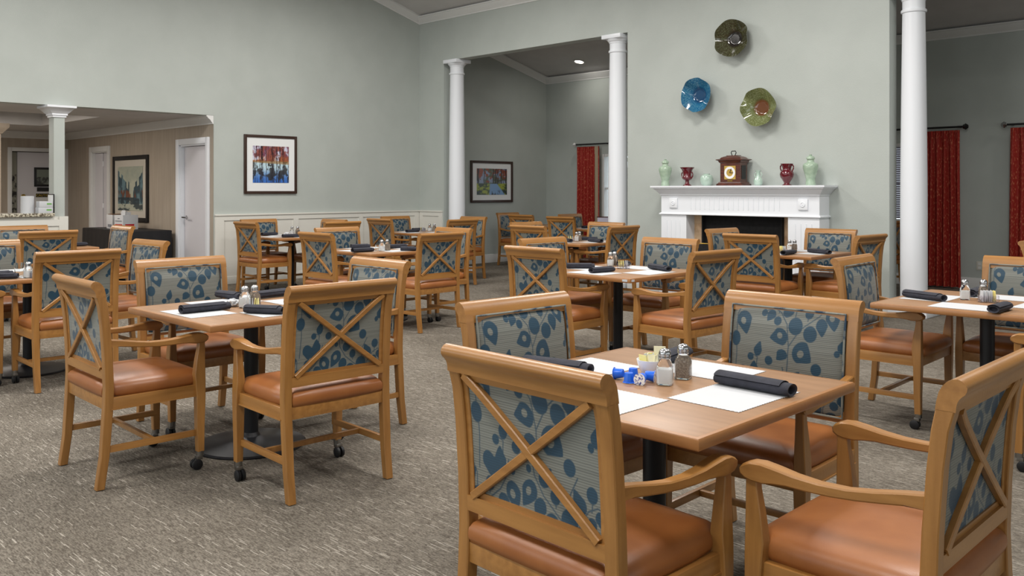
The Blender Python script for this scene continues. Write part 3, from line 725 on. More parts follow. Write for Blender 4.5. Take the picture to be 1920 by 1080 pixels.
# ------------------------------------------------------------------ windows, curtains, downlight, outlet
def window(n, x0, x1, z0, z1, blind, label):
    s = tag(thing('window_%d' % n, label, 'window', (x0, YF, z0)), kind='structure'); W, H = x1-x0, z1-z0
    c = MB(); c.box(0, .04, .0, .12, 0, H); c.box(W-.05, W, 0, .12, 0, H); c.box(.05, W-.05, 0, .12, 0, .05); c.box(.05, W-.05, 0, .12, H-.05, H)
    c.box(.05, W-.05, .05, .09, H/2-.02, H/2+.02); c.box(-.06, W+.06, -.02, 0, -.05, 0)
    c.build('window_frame', M_trim, s)
    MB().box(.05, W-.05, .085, .089, .05, H-.05).build('pane', mat('window_glass', (245, 250, 252), .02, trans=1, ior=1.05), s)
    if blind:
        c = MB(); k = 0; z = .06
        while z < H-.03: c.box(.03, W-.03, .012, .05, z, z+.004); c.loft([[(.03, .012, z), (W-.03, .012, z), (W-.03, .030, z+.03), (.03, .030, z+.03)], [(.03, .014, z), (W-.03, .014, z), (W-.03, .032, z+.03), (.03, .032, z+.03)]]); z += .032
        c.build('blind', M_blind, s, 0)
window(1, -10.54, -9.1, .75, WZ1, False, 'bright alcove window half hidden behind the column')
window(2, -6.5, -4.75, WZ0, WZ1, True, 'window with closed blinds just left of the nearest column')
window(3, -2.9, -1.2, WZ0, WZ1, True, 'alcove window outside the right edge')
def curtain(x0, x1, label, lining=None, seed=1, flip=1):
    s = thing('curtain', label, 'curtain', ((x0+x1)/2, YF-.10, .02), 0, 'red curtains of the alcove')
    W = x1-x0; N = 150; rings = []
    for z in np.linspace(0, 2.19, 26):
        t = z/2.19; sp = 1+.10*(1-t)**1.2; am = .045*(1-.55*t); fr = []
        for i in range(N+1):
            u = i/N; x = (u-.5)*W*sp; ph = seed+u*6.2*PI*2/1.1; y = am*math.sin(ph)+.008*math.sin(ph*.43+z*2)
            if t > .93: y = .6*y+.012*math.sin(u*90)
            fr.append((x, y, z))
        rings.append(fr+[(x, y+.005, z_) for x, y, z_ in fr[::-1]])
    MB().loft(rings).build('cloth', M_curtain, s, 80)
    if lining:
        MB().box(W/2-.005, W/2+.085, -.01, .0, 0, 2.19).box(W/2+.085, W/2+.10, -.016, .0, 0, 2.19, mi=1).build('lining_band', [M_lining, M_curtain], s, 0)
    return s
curtain(-11.10, -10.64, 'red curtain with beige lining band beside the bright alcove window', True, 1)
curtain(-4.64, -4.14, 'dark red curtain directly right of the nearest white column', None, 2)
curtain(-3.50, -2.85, 'dark red curtain cut off by the right edge of the picture', None, 3)
curtain(-6.75, -6.35, 'red curtain at the far side of the blinds window, behind the wall', None, 4)
def rod(x0, x1, label, m):
    s = thing('curtain_rod', label, 'curtain rod', ((x0+x1)/2, YF-.10, 2.255), 0, 'curtain rods of the alcove windows'); W = (x1-x0)/2
    MB().tube([(-W, 0, 0), (W, 0, 0)], .014, 10).build('pole', M_bframe, s)
    for sx in (-1, 1):
        c = MB(); c.lathe([(.014, 0), (.03, .01), (.03, .02), (.045, .04), (.02, .075), (0, .08)], n=4); c.xf(Matrix.Translation((sx*W, 0, 0)) @ Matrix.Rotation(sx*PI/2, 4, 'Y')); c.build('finial', m if sx < 0 else M_bframe, s)
        MB().box(sx*(W-.05)-.01, sx*(W-.05)+.01, 0, .10, -.01, .01).build('bracket', M_bframe, s)
rod(-11.12, -8.6, 'curtain rod with pale finial over the bright alcove window', M_trim)
rod(-6.95, -4.10, 'dark curtain rod ending right of the nearest column', M_steel)
rod(-3.54, -.6, 'curtain rod with silver finial at the right edge', M_chrome)
# garden seen through the bright window
c = MB(); rng = random.Random(5)
for k in range(2600):
    x, y, z = -13.5+rng.random()*5.5, YF+4.2+rng.random()*1.4, rng.random()*2.6; a = .09; q = rng.random()*6
    e1 = Vector((math.cos(q)*a, .03, math.sin(q)*a)); e2 = Vector((-math.sin(q)*a*.6, .03, math.cos(q)*a*.6)); p = Vector((x, y, z))
    c.add([p-e1, p+e2, p+e1, p-e2], [(0, 1, 2, 3)])
s = thing('hedge', 'leafy green hedge outside the bright alcove window', 'hedge')
c.build('foliage', noisy('hedge_leaves', (60, 95, 45), (120, 150, 90), nscale=4, rough=.8), s, 0)
c = MB()
for k in range(8): c.tube([(-13.3+k*.7, YF+4.9, 0), (-13.2+k*.7, YF+4.8, 1.6)], .04, 6)
c.build('branches', M_card, s)
struct('floor', MB().box(-16, 6, YF+.3, 22, -.3, -.2), mat('pale_paving', (190, 186, 176), .9), 0, 'pale paving outside the alcove windows', 'ground')
s = thing('downlight', 'glowing recessed downlight in the alcove ceiling', 'ceiling light', (-10.63, 12.61, za(12.61)), 0, 'recessed alcove downlights')
MB().lathe([(.085, -.0), (.11, -.0), (.115, -.012), (.085, -.018)], n=32, cap=False).build('trim_ring', M_trim, s); MB().lathe([(0, -.004), (.085, -.004), (.085, -.001), (0, -.001)], n=32).build('lens', M_lamp, s)
s.rotation_euler = (-.239, 0, 0)
for k, (x, y) in enumerate(((-7.0, 12.4), (-2.0, 12.4))):
    r = copy_tree(s, (x, y, za(y)), 0, ('recessed downlight above the alcove tables behind the fireplace wall', 'recessed downlight at the right part of the alcove ceiling')[k]); r.rotation_euler = (-.239, 0, 0)
s = thing('wall_outlet', 'almond wall outlet low on the alcove wall between red curtains', 'outlet', (-3.91, YF, .33))
MB().box(-.04, .04, -.008, 0, -.06, .06, bev=.003).build('cover_plate', M_outlet, s)
MB().box(-.018, .018, -.011, -.008, .012, .042).box(-.018, .018, -.011, -.008, -.042, -.012).build('socket', M_trim, s)
# ------------------------------------------------------------------ armchair
H_CH = .96
def lerp_tab(tab, z):
    for (a, fa), (b, fb) in zip(tab, tab[1:]):
        if z <= b: return fa+(fb-fa)*(z-a)/(b-a)
    return tab[-1][1]
FRONT = [(0, -.226), (.15, -.205), (.36, -.190), (.46, -.186), (.6, -.192), (.75, -.203), (.84, -.213), (.895, -.224)]
BACK = [(0, -.264), (.15, -.243), (.36, -.230), (.46, -.226), (.6, -.230), (.75, -.240), (.84, -.251), (.895, -.266)]
def yf_(z): return lerp_tab(FRONT, z)
def yb_(z): return lerp_tab(BACK, z)
def ym_(z): return (yf_(z)+yb_(z))/2
MOTIF = [  # kind, x, y (photo units), half width, half height, tip angle (deg, 0 right, 90 up), hole
 ('o', 925, 210, 14, 17), ('l', 1010, 230, 29, 46, 62, 0), ('o', 1060, 290, 25, 30), ('l', 925, 300, 37, 58, 248, 1), ('l', 980, 350, 30, 46, 255, 0),
 ('o', 1042, 400, 39, 45), ('o', 1130, 365, 42, 48), ('l', 1183, 285, 29, 46, 125, 0), ('o', 1245, 237, 27, 32), ('l', 1312, 240, 21, 27, 55, 0),
 ('l', 1283, 315, 25, 32, 290, 0), ('o', 1328, 308, 18, 20), ('o', 1240, 345, 23, 25), ('l', 1215, 430, 46, 50, 335, 1), ('l', 1088, 505, 58, 58, 205, 1),
 ('l', 1200, 530, 30, 36, 300, 0), ('o', 1450, 260, 20, 22), ('l', 1450, 360, 44, 64, 245, 1), ('l', 1350, 520, 23, 42, 98, 0), ('o', 1395, 563, 20, 22),
 ('l', 862, 455, 24, 42, 100, 0), ('o', 890, 492, 15, 19), ('o', 1280, 572, 24, 26), ('l', 1372, 640, 30, 44, 80, 0), ('o', 1000, 590, 30, 34), ('l', 1440, 660, 34, 50, 250, 0), ('o', 1500, 470, 32, 44)]
STEMS = [[(1168, 640), (1163, 480), (1100, 380), (1000, 300), (955, 230), (945, 170)], [(1163, 480), (1180, 360), (1225, 300), (1270, 278), (1330, 300)],
         [(1138, 330), (1138, 260), (1178, 190)], [(1500, 330), (1475, 260), (1470, 180)], [(1358, 640), (1352, 560), (1390, 545)], [(1063, 330), (1055, 290)], [(1245, 270), (1240, 300)], [(1500, 700), (1490, 560), (1500, 330)]]
def leaf_mask(X, Y):
    M_ = np.zeros_like(X)
    def put(cx, cy, sc, mir):
        nonlocal M_
        for e in MOTIF:
            ex, ey = (e[1]-1180)*sc*mir+cx, (e[2]-400)*sc+cy
            dx_, dy_ = X-ex, -(Y-ey)
            if e[0] == 'o': q = np.sqrt((dx_/(e[3]*sc))**2+(dy_/(e[4]*sc))**2); m = 1-sm(q, .94, 1.06)
            else:
                a = math.radians(e[5]); ca, sa = math.cos(a)*mir, math.sin(a)
                ln, wd = max(e[3], e[4])*sc, min(e[3], e[4])*sc*1.12
                p = (dx_*ca+dy_*sa)/ln; q = (-dx_*sa+dy_*ca)/wd
                # round at the foot, drawn to a hooked point at the tip
                wprof = np.where(p < .1, np.sqrt(np.clip(1-((p-.1)/.95)**2, 0, 1)), np.clip(1-(p-.1)/1.15, 0, 1)**.72)
                m = (1-sm(np.abs(q-.18*np.clip(p, 0, 2)**2), wprof*.93, wprof*1.03+.02))*(p > -.86)*(p < 1.25)
                if e[6]: 
                    hp = np.sqrt(((p-.02)/.34)**2+((q-.14)/.36)**2); m = m*sm(hp, .85, 1.0)
            M_ = np.maximum(M_, m)
        for st in STEMS:
            for (x0, y0), (x1, y1) in zip(st, st[1:]):
                ax, ay, bx, by = (x0-1180)*sc*mir+cx, (y0-400)*sc+cy, (x1-1180)*sc*mir+cx, (y1-400)*sc+cy
                t = np.clip(((X-ax)*(bx-ax)+(Y-ay)*(by-ay))/((bx-ax)**2+(by-ay)**2), 0, 1)
                d_ = np.hypot(X-ax-t*(bx-ax), Y-ay-t*(by-ay)); M_ = np.maximum(M_, (1-sm(d_, 2.2, 4.2))*.8)
    put(1180, 400, 1, 1); put(960, 830, 1.0, -1); put(1560, 860, 1.0, 1)
    return M_
def panel_mesh(name, front):
    nx, nz = (230, 200)
    X0, X1, Z0, Z1 = -.238, .238, .522, .912
    if not front: X0, X1, Z0, Z1 = -.228, .228, .54, .89
    us = np.linspace(0, 1, nx); vs = np.linspace(0, 1, nz); verts = []
    for v in vs:
        z = Z0+(Z1-Z0)*v; y0 = ym_(z)
        for u in us:
            if front:
                a = max(0, 1-abs(2*u-1)**9); b = max(0, 1-abs(2*v-1)**9)
                y = y0+.004+.024*(a*b)**.5+.010*(1-(2*u-1)**2)*(1-(2*v-1)**2)
            else: y = y0-.006
            verts.append((X0+(X1-X0)*u, y, z))
    faces = [(j*nx+i, j*nx+i+1, (j+1)*nx+i+1, (j+1)*nx+i) for j in range(nz-1) for i in range(nx-1)]
    U, V = np.meshgrid(us, vs)
    mask = leaf_mask(850+U*690, 835-V*(690*(Z1-Z0)/(X1-X0)))
    if not front: mask = leaf_mask(850+(1-U)*690, 835-V*(690*(Z1-Z0)/(X1-X0)))
    me = bpy.data.meshes.new(name); me.from_pydata(verts, [], faces); me.materials.append(M_fabric)
    me.polygons.foreach_set('use_smooth', [True]*len(me.polygons))
    at = me.attributes.new('leaf', 'FLOAT', 'POINT'); d_ = np.zeros(len(verts), dtype=np.float32); d_[:nx*nz] = mask.ravel()
    at.data.foreach_set('value', d_)
    return me
def rect_loft_z(pts, mb, r=.004):
    mb.loft([[(cx+x, cy+y, z) for x, y in rr(wx, wy, r, 1)] for z, cx, cy, wx, wy in pts])
def make_chair():
    root = thing('dining_armchair', 'x', 'armchair', (0, 0, 0), 0, 'maple armchairs with leaf-patterned backs round the dining tables')
    # crest rail with rolled top
    prof = [(yf_(.885), .885), (-.225, .905), (-.230, .926), (-.238, .941), (-.248, .952), (-.259, .958), (-.270, .960), (-.279, .957), (-.286, .951), (-.290, .943), (-.289, .934), (-.285, .927), (-.279, .922), (-.273, .915), (-.269, .907), (-.267, .898), (-.266, .885)]
    c = MB(); c.prism(prof, 'x', -.281, .281); c.build('crest_rail', M_woodx, root, 40)
    c = MB()
    c.prism([(yf_(.50)-.006, .505), (yf_(.54)-.006, .547), (yb_(.54), .547), (yb_(.50), .505)], 'x', -.245, .245)
    c.prism([(yb_(.54)+.018, .547), (yb_(.56)+.018, .562), (yb_(.56)+.009, .562), (yb_(.54)+.009, .547)], 'x', -.245, .245)
    c.prism([(yb_(.87)+.020, .866), (yb_(.885)+.020, .887), (yb_(.885)+.009, .887), (yb_(.87)+.009, .866)], 'x', -.245, .245)
    for sx in (-1, 1):
        rect_loft_z([(z, sx*.235, yb_(z)+.016, .022, .014) for z in (.54, .62, .7, .78, .84, .888)], c, .002)
    c.build('back_frame', M_woodx, root, 30)
    c = MB()
    for sg in (-1, 1):
        rings = []
        for k in range(11):
            t = k/10; z = .548+t*(.880-.548); x = sg*(-.222+.444*t); L = math.hypot(.444, .332); nx_, nz_ = -.332/L*sg, .444/L
            y = ym_(z)-.006-.011+(.0015 if sg > 0 else 0); hw = .0115
            rings.append([(x+nx_*hw*a, y+b, z+nz_*hw*a) for a, b in ((-1, .010), (-1, -.004), (-.75, -.007), (.75, -.007), (1, -.004), (1, .010))])
        c.loft(rings)
    c.build('cross_brace', M_woodx, root, 25)
    mf = bpy.data.objects.new('backrest', panel_mesh('backrest', True)); C.objects.link(mf); mf.parent = root
    # piping round the front of the backrest
    pts = []
    for k in range(14): pts.append((-.236+.472*k/13, None, .525))
    for k in range(1, 12): pts.append((.236, None, .525+.384*k/11))
    for k in range(1, 14): pts.append((.236-.472*k/13, None, .909))
    for k in range(1, 11): pts.append((-.236, None, .909-.384*k/11))
    c = MB(); c.tube([(x, yf_(z)+.006, z) for x, _, z in pts], .0042, 6, loop=True); c.build('piping', M_piping, mf)
    mb_ = bpy.data.objects.new('back_panel', panel_mesh('back_panel', False)); C.objects.link(mb_); mb_.parent = root
    # rear legs run up as back posts
    for sx in (-1, 1):
        c = MB(); zs = [0.004, .08, .15, .25, .36, .46, .53, .6, .68, .75, .8, .84, .886]
        rect_loft_z([(z, sx*(.2605-.003*(1-min(1, z/.4))), ym_(z), .041 if z > .3 else .036+.005*z/.3, yf_(z)-yb_(z)) for z in zs], c, .003)
        l = c.build('leg', M_wood, root, 35)
        MB().lathe([(.012, 0), (.012, .006)], cx=sx*.2585, cy=ym_(0), n=12).build('glide', M_dark, l)
    # front legs with casters
    for sx in (-1, 1):
        c = MB(); yf0 = .247
        T = [(.088, .034, .034), (.2, .038, .038), (.36, .044, .044), (.43, .044, .05), (.47, .040, .053), (.54, .034, .044), (.60, .030, .033), (.64, .029, .030)]
        rect_loft_z([(z, sx*.272, yf0-wy/2-(.004 if z < .3 else 0), wx, wy) for z, wx, wy in T], c, .003)
        l = c.build('leg', M_wood, root, 35)
        c = MB(); c.lathe([(.019, .066), (.019, .09), (.012, .09)], cx=sx*.272, cy=.226, n=16, mi=0)
        c.box(sx*.272-.016, sx*.272+.016, .205, .235, .048, .068, mi=0, bev=.003)
        for k in (-1, 1):
            st = len(c.v); c.lathe([(0, -.009), (.02, -.009), (.026, -.006), (.026, .006), (.02, .009), (0, .009)], n=20, mi=1)
            c.xf(Matrix.Translation((sx*.272+k*.012, .208, .0265)) @ Matrix.Rotation(PI/2, 4, 'Y'), st)
        c.build('caster', [M_steel, M_dark], l)
    # arms: flat-sided bar dipping in the middle, rounded knuckle in front
    for sx in (-1, 1):
        topc = [(-.21, .688), (-.15, .679), (-.08, .666), (-.02, .658), (.05, .657), (.11, .662), (.16, .670), (.20, .675), (.23, .673), (.25, .665), (.261, .651), (.259, .638), (.247, .629)]
        botc = [(.225, .625), (.195, .624), (.165, .629), (.13, .632), (.08, .630), (.02, .630), (-.04, .634), (-.1, .641), (-.15, .648), (-.21, .655)]
        poly = topc+botc; N0 = len(topc)
        def xo(y): return .258+.017*sm(np.array(y), -.2, .12).item()
        def hw(y): return .016+.008*sm(np.array(y), .0, .2).item()
        def ins(y, z, f_):
            cy, cz = y, (.655 if abs(y) > 9 else .65); return y-(.004*f_ if y > .24 else 0), z+(-.004 if z > .651 else .004)*f_
        rings = []
        for side, f_ in ((-1, 1), (-.8, 0), (.8, 0), (1, 1)):
            rings.append([(sx*(xo(y))+side*hw(y), *ins(y, z, f_)) for y, z in poly])
        MB().loft(rings).build('arm', M_woody, root, 25)
    # seat rails
    c = MB()
    for sx in (-1, 1): c.box(sx*.268-.012, sx*.268+.012, -.20, .215, .362, .418, bev=.002); c.box(sx*.270-.014, sx*.270+.014, -.20, .215, .362, .368)
    c.box(-.255, .255, .218, .242, .362, .418, bev=.002); c.box(-.25, .25, -.222, -.198, .362, .418, bev=.002)
    c.build('seat_rail', M_woody, root)
    # cushion
    n = 28; verts = []; faces = []
    def shp(u, v):
        x = (u*2-1); y = v
        hw = .258 if v > .12 else .236
        return x*hw, -.222+.474*v
    top = MB(); R = 6
    outl = []
    def outline(e):
        pts = []
        for x, y in ((-.236, -.226), (-.12, -.228), (0, -.229), (.12, -.228), (.236, -.226), (.238, -.19), (.257, -.165), (.262, -.08), (.264, 0), (.264, .1), (.258, .19), (.25, .244), (.236, .252), (.12, .256), (0, .257), (-.12, .256), (-.236, .252), (-.25, .244), (-.258, .19), (-.264, .1), (-.264, 0), (-.262, -.08), (-.257, -.165), (-.238, -.19)):
            s_ = 1-e; pts.append((x*s_, (y-.014)*s_+.014))
        return pts
    rings = []
    for e, z in ((.05, .412), (.012, .418), (-.008, .432), (-.012, .444), (-.004, .458), (.03, .472), (.09, .483), (.2, .492), (.4, .499), (.65, .503), (.88, .504)):
        rings.append([(x, y, z) for x, y in outline(e)])
    MB().loft(rings).build('seat', M_leather, root, 60)
    # stretchers
    c = MB()
    for sx in (-1, 1): c.box(sx*.262-.009, sx*.262+.009, -.222, .228, .165, .195, bev=.002)
    c.box(-.255, .255, -.006, .014, .168, .192, bev=.002)
    c.build('stretcher', M_woody, root)
    return root
proto_chair = make_chair()
TABLES = {  # centre x, y and how to find it in the photo
 '1': (-1.70, 2.40, 'the nearest table'), '2': (-4.35, 2.41, 'the left foreground table'),
 '3': (-7.33, 2.20, 'the table at the left edge'), '4': (-10.62, 3.30, 'the table before the granite counter'),
 '5': (-10.64, 6.50, 'the table under the pond picture'), '6': (-7.56, 5.70, 'the middle-left table'),
 '7': (-10.26, 8.57, 'the table in the wainscoted corner'), '8': (-10.58, 11.60, 'the table under the river picture'),
 '9': (-4.27, 5.54, 'the table with corner stickers'), '10': (-7.07, 8.32, 'the table before the alcove opening'),
 '11': (-4.28, 8.38, 'the table before the fireplace'), '12': (-1.57, 5.43, 'the table at the right edge'),
 '13': (-9.12, 11.42, 'the table near the lined curtain')}
CH = {'1S': (-1.522, 1.849, -1.3), '1W': (-2.152, 2.46, 267), '1N': (-1.655, 3.015, 181), '1E': (-0.929, 2.353, 90.0), '2S': (-4.43, 1.804, -1.6), '2W': (-5.009, 2.442, 269.5), '2N': (-4.353, 3.009, 178.4), '2E': (-3.624, 2.335, 87.8), '3E': (-6.709, 2.262, 88.8), '3N': (-7.324, 2.88, 182.6), '3W': (-7.97, 2.119, 270.0), '3S': (-7.17, 1.66, 0), '4E': (-10.026, 3.126, 89.0), '4N': (-10.525, 3.919, 180.4), '4W': (-11.08, 3.33, 270), '5S': (-10.601, 6.056, 0.7), '5W': (-11.202, 6.468, 269.8), '5N': (-10.62, 6.93, 181.5), '5E': (-10.03, 6.74, 90.2), '6S': (-7.46, 5.09, .5), '6W': (-8.06, 5.66, 268.7), '6E': (-6.80, 5.66, 91.4), '6N': (-7.30, 6.25, 180.7), '7S': (-10.38, 8.065, -.2), '7W': (-10.964, 8.754, 270.7), '7E': (-9.571, 8.474, 90.2), '7N': (-10.138, 9.201, 181.1), '8W': (-11.2, 11.55, 270.2), '8S': (-10.34, 11.0, -0.5), '13S': (-9.159, 10.666, 0.7), '13W': (-9.75, 11.62, 268.4), '13N': (-9.20, 12.24, 180), '10S': (-7.138, 7.795, -0.8), '10W': (-7.693, 8.351, 269.1), '10N': (-7.12, 8.74, 181.7), '10E': (-6.54, 8.256, 91.0), '9S': (-4.42, 4.985, -.3), '9W': (-4.968, 5.697, 268.3), '9N': (-4.383, 6.17, 180.9), '9E': (-3.547, 5.394, 86.5), '11W': (-4.83, 8.43, 267), '11S': (-4.25, 7.81, 0.1), '11N': (-4.19, 8.90, 179.9), '11E': (-3.648, 8.279, 86.5), '12W': (-2.113, 5.516, 271.3), '12N': (-1.51, 5.87, 180.0), '12E': (-1.03, 5.10, 91), '14W': (-1.81, 8.33, 270), '15E': (-4.90, 12.14, 90)}
SEAT = {'S': 'seen from behind, near left of ', 'E': 'seen from behind, near right of ', 'N': 'with fabric front visible, far right of ', 'W': 'with fabric front visible, far left of '}
first = True
for k, (x, y, a) in CH.items():
    if k == '14W': lab = 'maple armchair whose rolled top just shows at the right picture edge'
    elif k == '15E': lab = 'maple armchair glimpsed in the gap between wall end and nearest column'
    else: lab = 'maple armchair ' + SEAT[k[-1]] + TABLES[k[:-1]][2]
    if first:
        proto_chair.location = (x, y, 0); proto_chair.rotation_euler = (0, 0, math.radians(a)); proto_chair['label'] = lab; first = False
    else: copy_tree(proto_chair, (x, y, 0), math.radians(a), lab)

# ------------------------------------------------------------------ tables
TZ = .743
def make_table():
    root = thing('dining_table', 'x', 'table', (0, 0, 0), 0, 'square maple dining tables')
    MB().box(-.455, .455, -.455, .455, TZ-.034, TZ, bev=.003).build('table_top', M_top, root)
    c = MB(); 
    prof = [(.4545, -.034), (.466, -.033), (.470, -.028), (.470, -.006), (.466, -.001), (.4545, 0)]
    c.loft([[(sx*e, sy*e, TZ+z) for sx, sy in ((-1, -1), (1, -1), (1, 1), (-1, 1))] for e, z in prof], cap=False); c.build('edge_band', M_edge, root, 40)
    c = MB(); c.lathe([(.038, .03), (.038, .66), (.05, .67), (.12, .69), (.13, .708), (0, .709)], n=28); c.build('pedestal', M_black, root)
    c = MB(); c.lathe([(0, 0), (.285, 0), (.29, .006), (.28, .014), (.2, .024), (.09, .034), (.05, .05), (.038, .07)], n=56); c.build('base', M_black, root)
    return root
pt = make_table(); first = True
for k, (x, y, d_) in TABLES.items():
    lab = {'1': 'nearest square maple table with blue creamer cups beside a white bowl', '2': 'left foreground square table with crumpled white napkin and glass shakers'}.get(k, 'square maple dining table: ' + d_)
    if first: pt.location = (x, y, 0); pt['label'] = lab; first = False; t1 = pt
    else:
        r = copy_tree(pt, (x, y, 0), 0, lab)
        if k == '9':
            for nm, bx in (('corner_sticker', (.435, .455, -.4715, -.470)), ('corner_sticker', (.470, .4715, -.455, -.435))):
                x0, x1, y0, y1 = bx
                if nm: MB().box(*((.40, .445, -.4715, -.470) if x1 < .46 else (.470, .4715, -.455, -.42)), TZ-.024, TZ-.008).build(nm, M_paper, r, 0)

# ------------------------------------------------------------------ placemats, napkins
def scallop_mat(w, d):
    pts = []; n = 26; m = 18; e = .0035
    for i in range(n*2): pts.append((-w/2+w*i/(n*2), -d/2+(e if i % 2 else 0)))
    for i in range(m*2): pts.append((w/2-(e if i % 2 else 0), -d/2+d*i/(m*2)))
    for i in range(n*2): pts.append((w/2-w*i/(n*2), d/2-(e if i % 2 else 0)))
    for i in range(m*2): pts.append((-w/2+(e if i % 2 else 0), d/2-d*i/(m*2)))
    return pts
pm = MB().prism(scallop_mat(.36, .25), 'z', 0, .0012).build('placemat', M_paper, None, 0)
pm['category'] = 'placemat'; pm['group'] = 'white scalloped paper placemats'
SIDE = {'S': (0, -.300, 0, 'near left of '), 'E': (.285, .02, 90, 'near right of '), 'N': (0, .290, 0, 'far right of '), 'W': (-.300, 0, 90, 'far left of ')}
first = True
for k, (x, y, d_) in TABLES.items():
    if k in ('8',): continue
    for sd, (ox, oy, a, nm) in SIDE.items():
        o = pm if first else pm.copy()
        if not first: C.objects.link(o)
        first = False
        o.location = (x+ox, y+oy, TZ+.0008); o.rotation_euler = (0, 0, math.radians(a+random.uniform(-1.5, 1.5)))
        o['label'] = 'white scalloped paper placemat, ' + nm + d_
def napkin_mesh(var):
    rnd = random.Random(var); N = 22; rings = []; n = 20; L = .25
    for i in range(N+1):
        t = i/N; x = (t-.5)*L; e = 1-.10*abs(2*t-1)**3
        ph = rnd.uniform(-.02, .02); ring = []
        for k in range(n):
            a = 2*PI*k/n; r = .020*e*(1+.05*math.sin(3*a+t*3+var)); q = .028*e
            ring.append((x, q*math.cos(a)*(1+.04*math.sin(t*9+var)), max(.0, .017+.017*math.sin(a)*e*(1+.04*math.sin(a*2+t*5)))))
        rings.append(ring)
    c = MB()
    # hollow rolled ends: inset rings at both ends, plus the free flap laid across the roll
    def inset(r, f, dx_): cz = .017; return [(p[0]+dx_, p[1]*f, cz+(p[2]-cz)*f) for p in r]
    c.loft([inset(rings[0], .55, .02), inset(rings[0], .72, .002)]+rings+[inset(rings[-1], .72, -.002), inset(rings[-1], .55, -.02)])
    fl = []
    for i in range(13):
        t = i/12; x = (-.5+t*.9)*L*.98; w0 = .9-1.7*t+.15*math.sin(t*7+var)
        row = []
        for a in np.linspace(max(-.6, w0-.4), 2.6, 8):
            row.append((x, .0295*math.cos(a)*1.02, .017+.0195*math.sin(a)))
        fl.append(row)
    fl2 = [[(p[0], p[1]*1.04, p[2]+.0012) for p in r] for r in fl]
    c.loft([a+b[::-1] for a, b in zip(fl, fl2)])
    return c
naps = []
for v in range(3):
    o = napkin_mesh(v).build('napkin_roll', M_nap, None, 60); o['category'] = 'napkin'; o['group'] = 'charcoal rolled napkins'; naps.append(o)
NAP = [  # table, x, y, angle, scale, where
 ('1', -1.407, 2.526, -2, 1.06, 'on the placemat at the right near side of '), ('1', -1.86, 2.735, 98, 1.0, 'behind the shakers of '), ('1', -2.04, 2.30, 12, 1.05, 'at the left far side of '),
 ('2', -4.352, 2.149, 89, 1.05, 'at the left near side of '), ('2', -4.06, 2.325, 30, .85, 'at the near corner of '), ('2', -4.66, 2.72, 98, .95, 'at the far side of '), ('2', -4.76, 2.50, 10, .8, 'at the left far side of '),
 ('3', -6.97, 1.93, 62, .75, 'at the near corner of '), ('3', -7.16, 1.93, 92, .9, 'at the left near side of '), ('4', -10.40, 3.62, 100, .9, 'at the right end of '),
 ('5', -10.98, 6.36, 100, 1.05, 'at the left side of '), ('5', -10.34, 6.31, 82, .95, 'at the near corner of '),
 ('6', -7.90, 5.68, 73, .85, 'at the far left of '), ('6', -7.37, 5.33, 88, 1.0, 'at the near corner of '), ('6', -7.60, 5.95, 92, 1.0, 'behind the shakers of '), ('6', -7.18, 5.77, 45, .65, 'at the right of '),
 ('7', -10.60, 8.72, 94, 1.0, 'at the left of '), ('7', -10.27, 8.33, 100, 1.05, 'at the near side of '),
 ('9', -4.58, 5.45, 45, .9, 'at the left of '), ('9', -4.24, 5.30, 80, .9, 'in front of the sweetener caddy of '), ('9', -4.45, 5.85, 100, .6, 'behind the sweetener caddy of '), ('9', -4.03, 5.76, -22, 1.05, 'at the right far side of '),
 ('10', -7.01, 8.10, -30, .9, 'at the left of '), ('10', -7.05, 8.56, 30, .8, 'at the far side of '), ('10', -6.74, 8.30, -17, 1.05, 'at the right of '),
 ('11', -4.11, 8.05, 95, 1.1, 'at the left near side of '), ('11', -3.96, 8.40, -20, 1.1, 'at the right of '),
 ('12', -1.87, 5.31, -20, 1.05, 'at the left corner of '), ('12', -1.72, 5.72, 94, .9, 'behind the salt shaker of '), ('12', -1.40, 5.06, 89, .95, 'in front of the caddy of '),
 ('13', -9.30, 11.22, 100, 1.05, 'on ')]
used = set()
for i, (tb, x, y, a, sc, wh) in enumerate(NAP):
    v = i % 3; o = naps[v] if v not in used else naps[v].copy()
    if v in used: C.objects.link(o)
    used.add(v); o.location = (x, y, TZ+.0022); o.rotation_euler = (0, 0, math.radians(a)); o.scale = (sc, 1.15, 1.18)
    o['label'] = 'charcoal rolled napkin ' + wh + TABLES[tb][2]

# ------------------------------------------------------------------ table ware
def make_shaker(kind, lid=M_chrome):
    s = thing(kind + '_shaker', 'x', 'shaker', (0, 0, 0), 0, kind + ' shakers on the tables')
    def sq(w, z, r=.006): return [(x, y, z) for x, y in rr(w, w, min(r, w*.45), 3)]
    c = MB(); c.loft([sq(.048, 0), sq(.050, .004), sq(.048, .056), sq(.046, .066, .015), sq(.034, .080, .015), sq(.029, .085, .014)]); c.build('glass_body', M_glass, s, 50)
    c = MB(); c.loft([sq(.043, .004), sq(.042, .05)] if kind == 'salt' else [sq(.043, .004), sq(.042, .058), sq(.036, .07)]); c.build('filling', M_salt if kind == 'salt' else M_pepper, s, 50)
    c = MB(); c.lathe([(0, .084), (.019, .084), (.020, .088), (.019, .091), (.020, .095), (.020, .102), (.016, .111), (.009, .115), (0, .116)], n=24); c.build('cap', lid, s, 50)
    return s
sh = {k: make_shaker(k) for k in ('salt', 'pepper')}
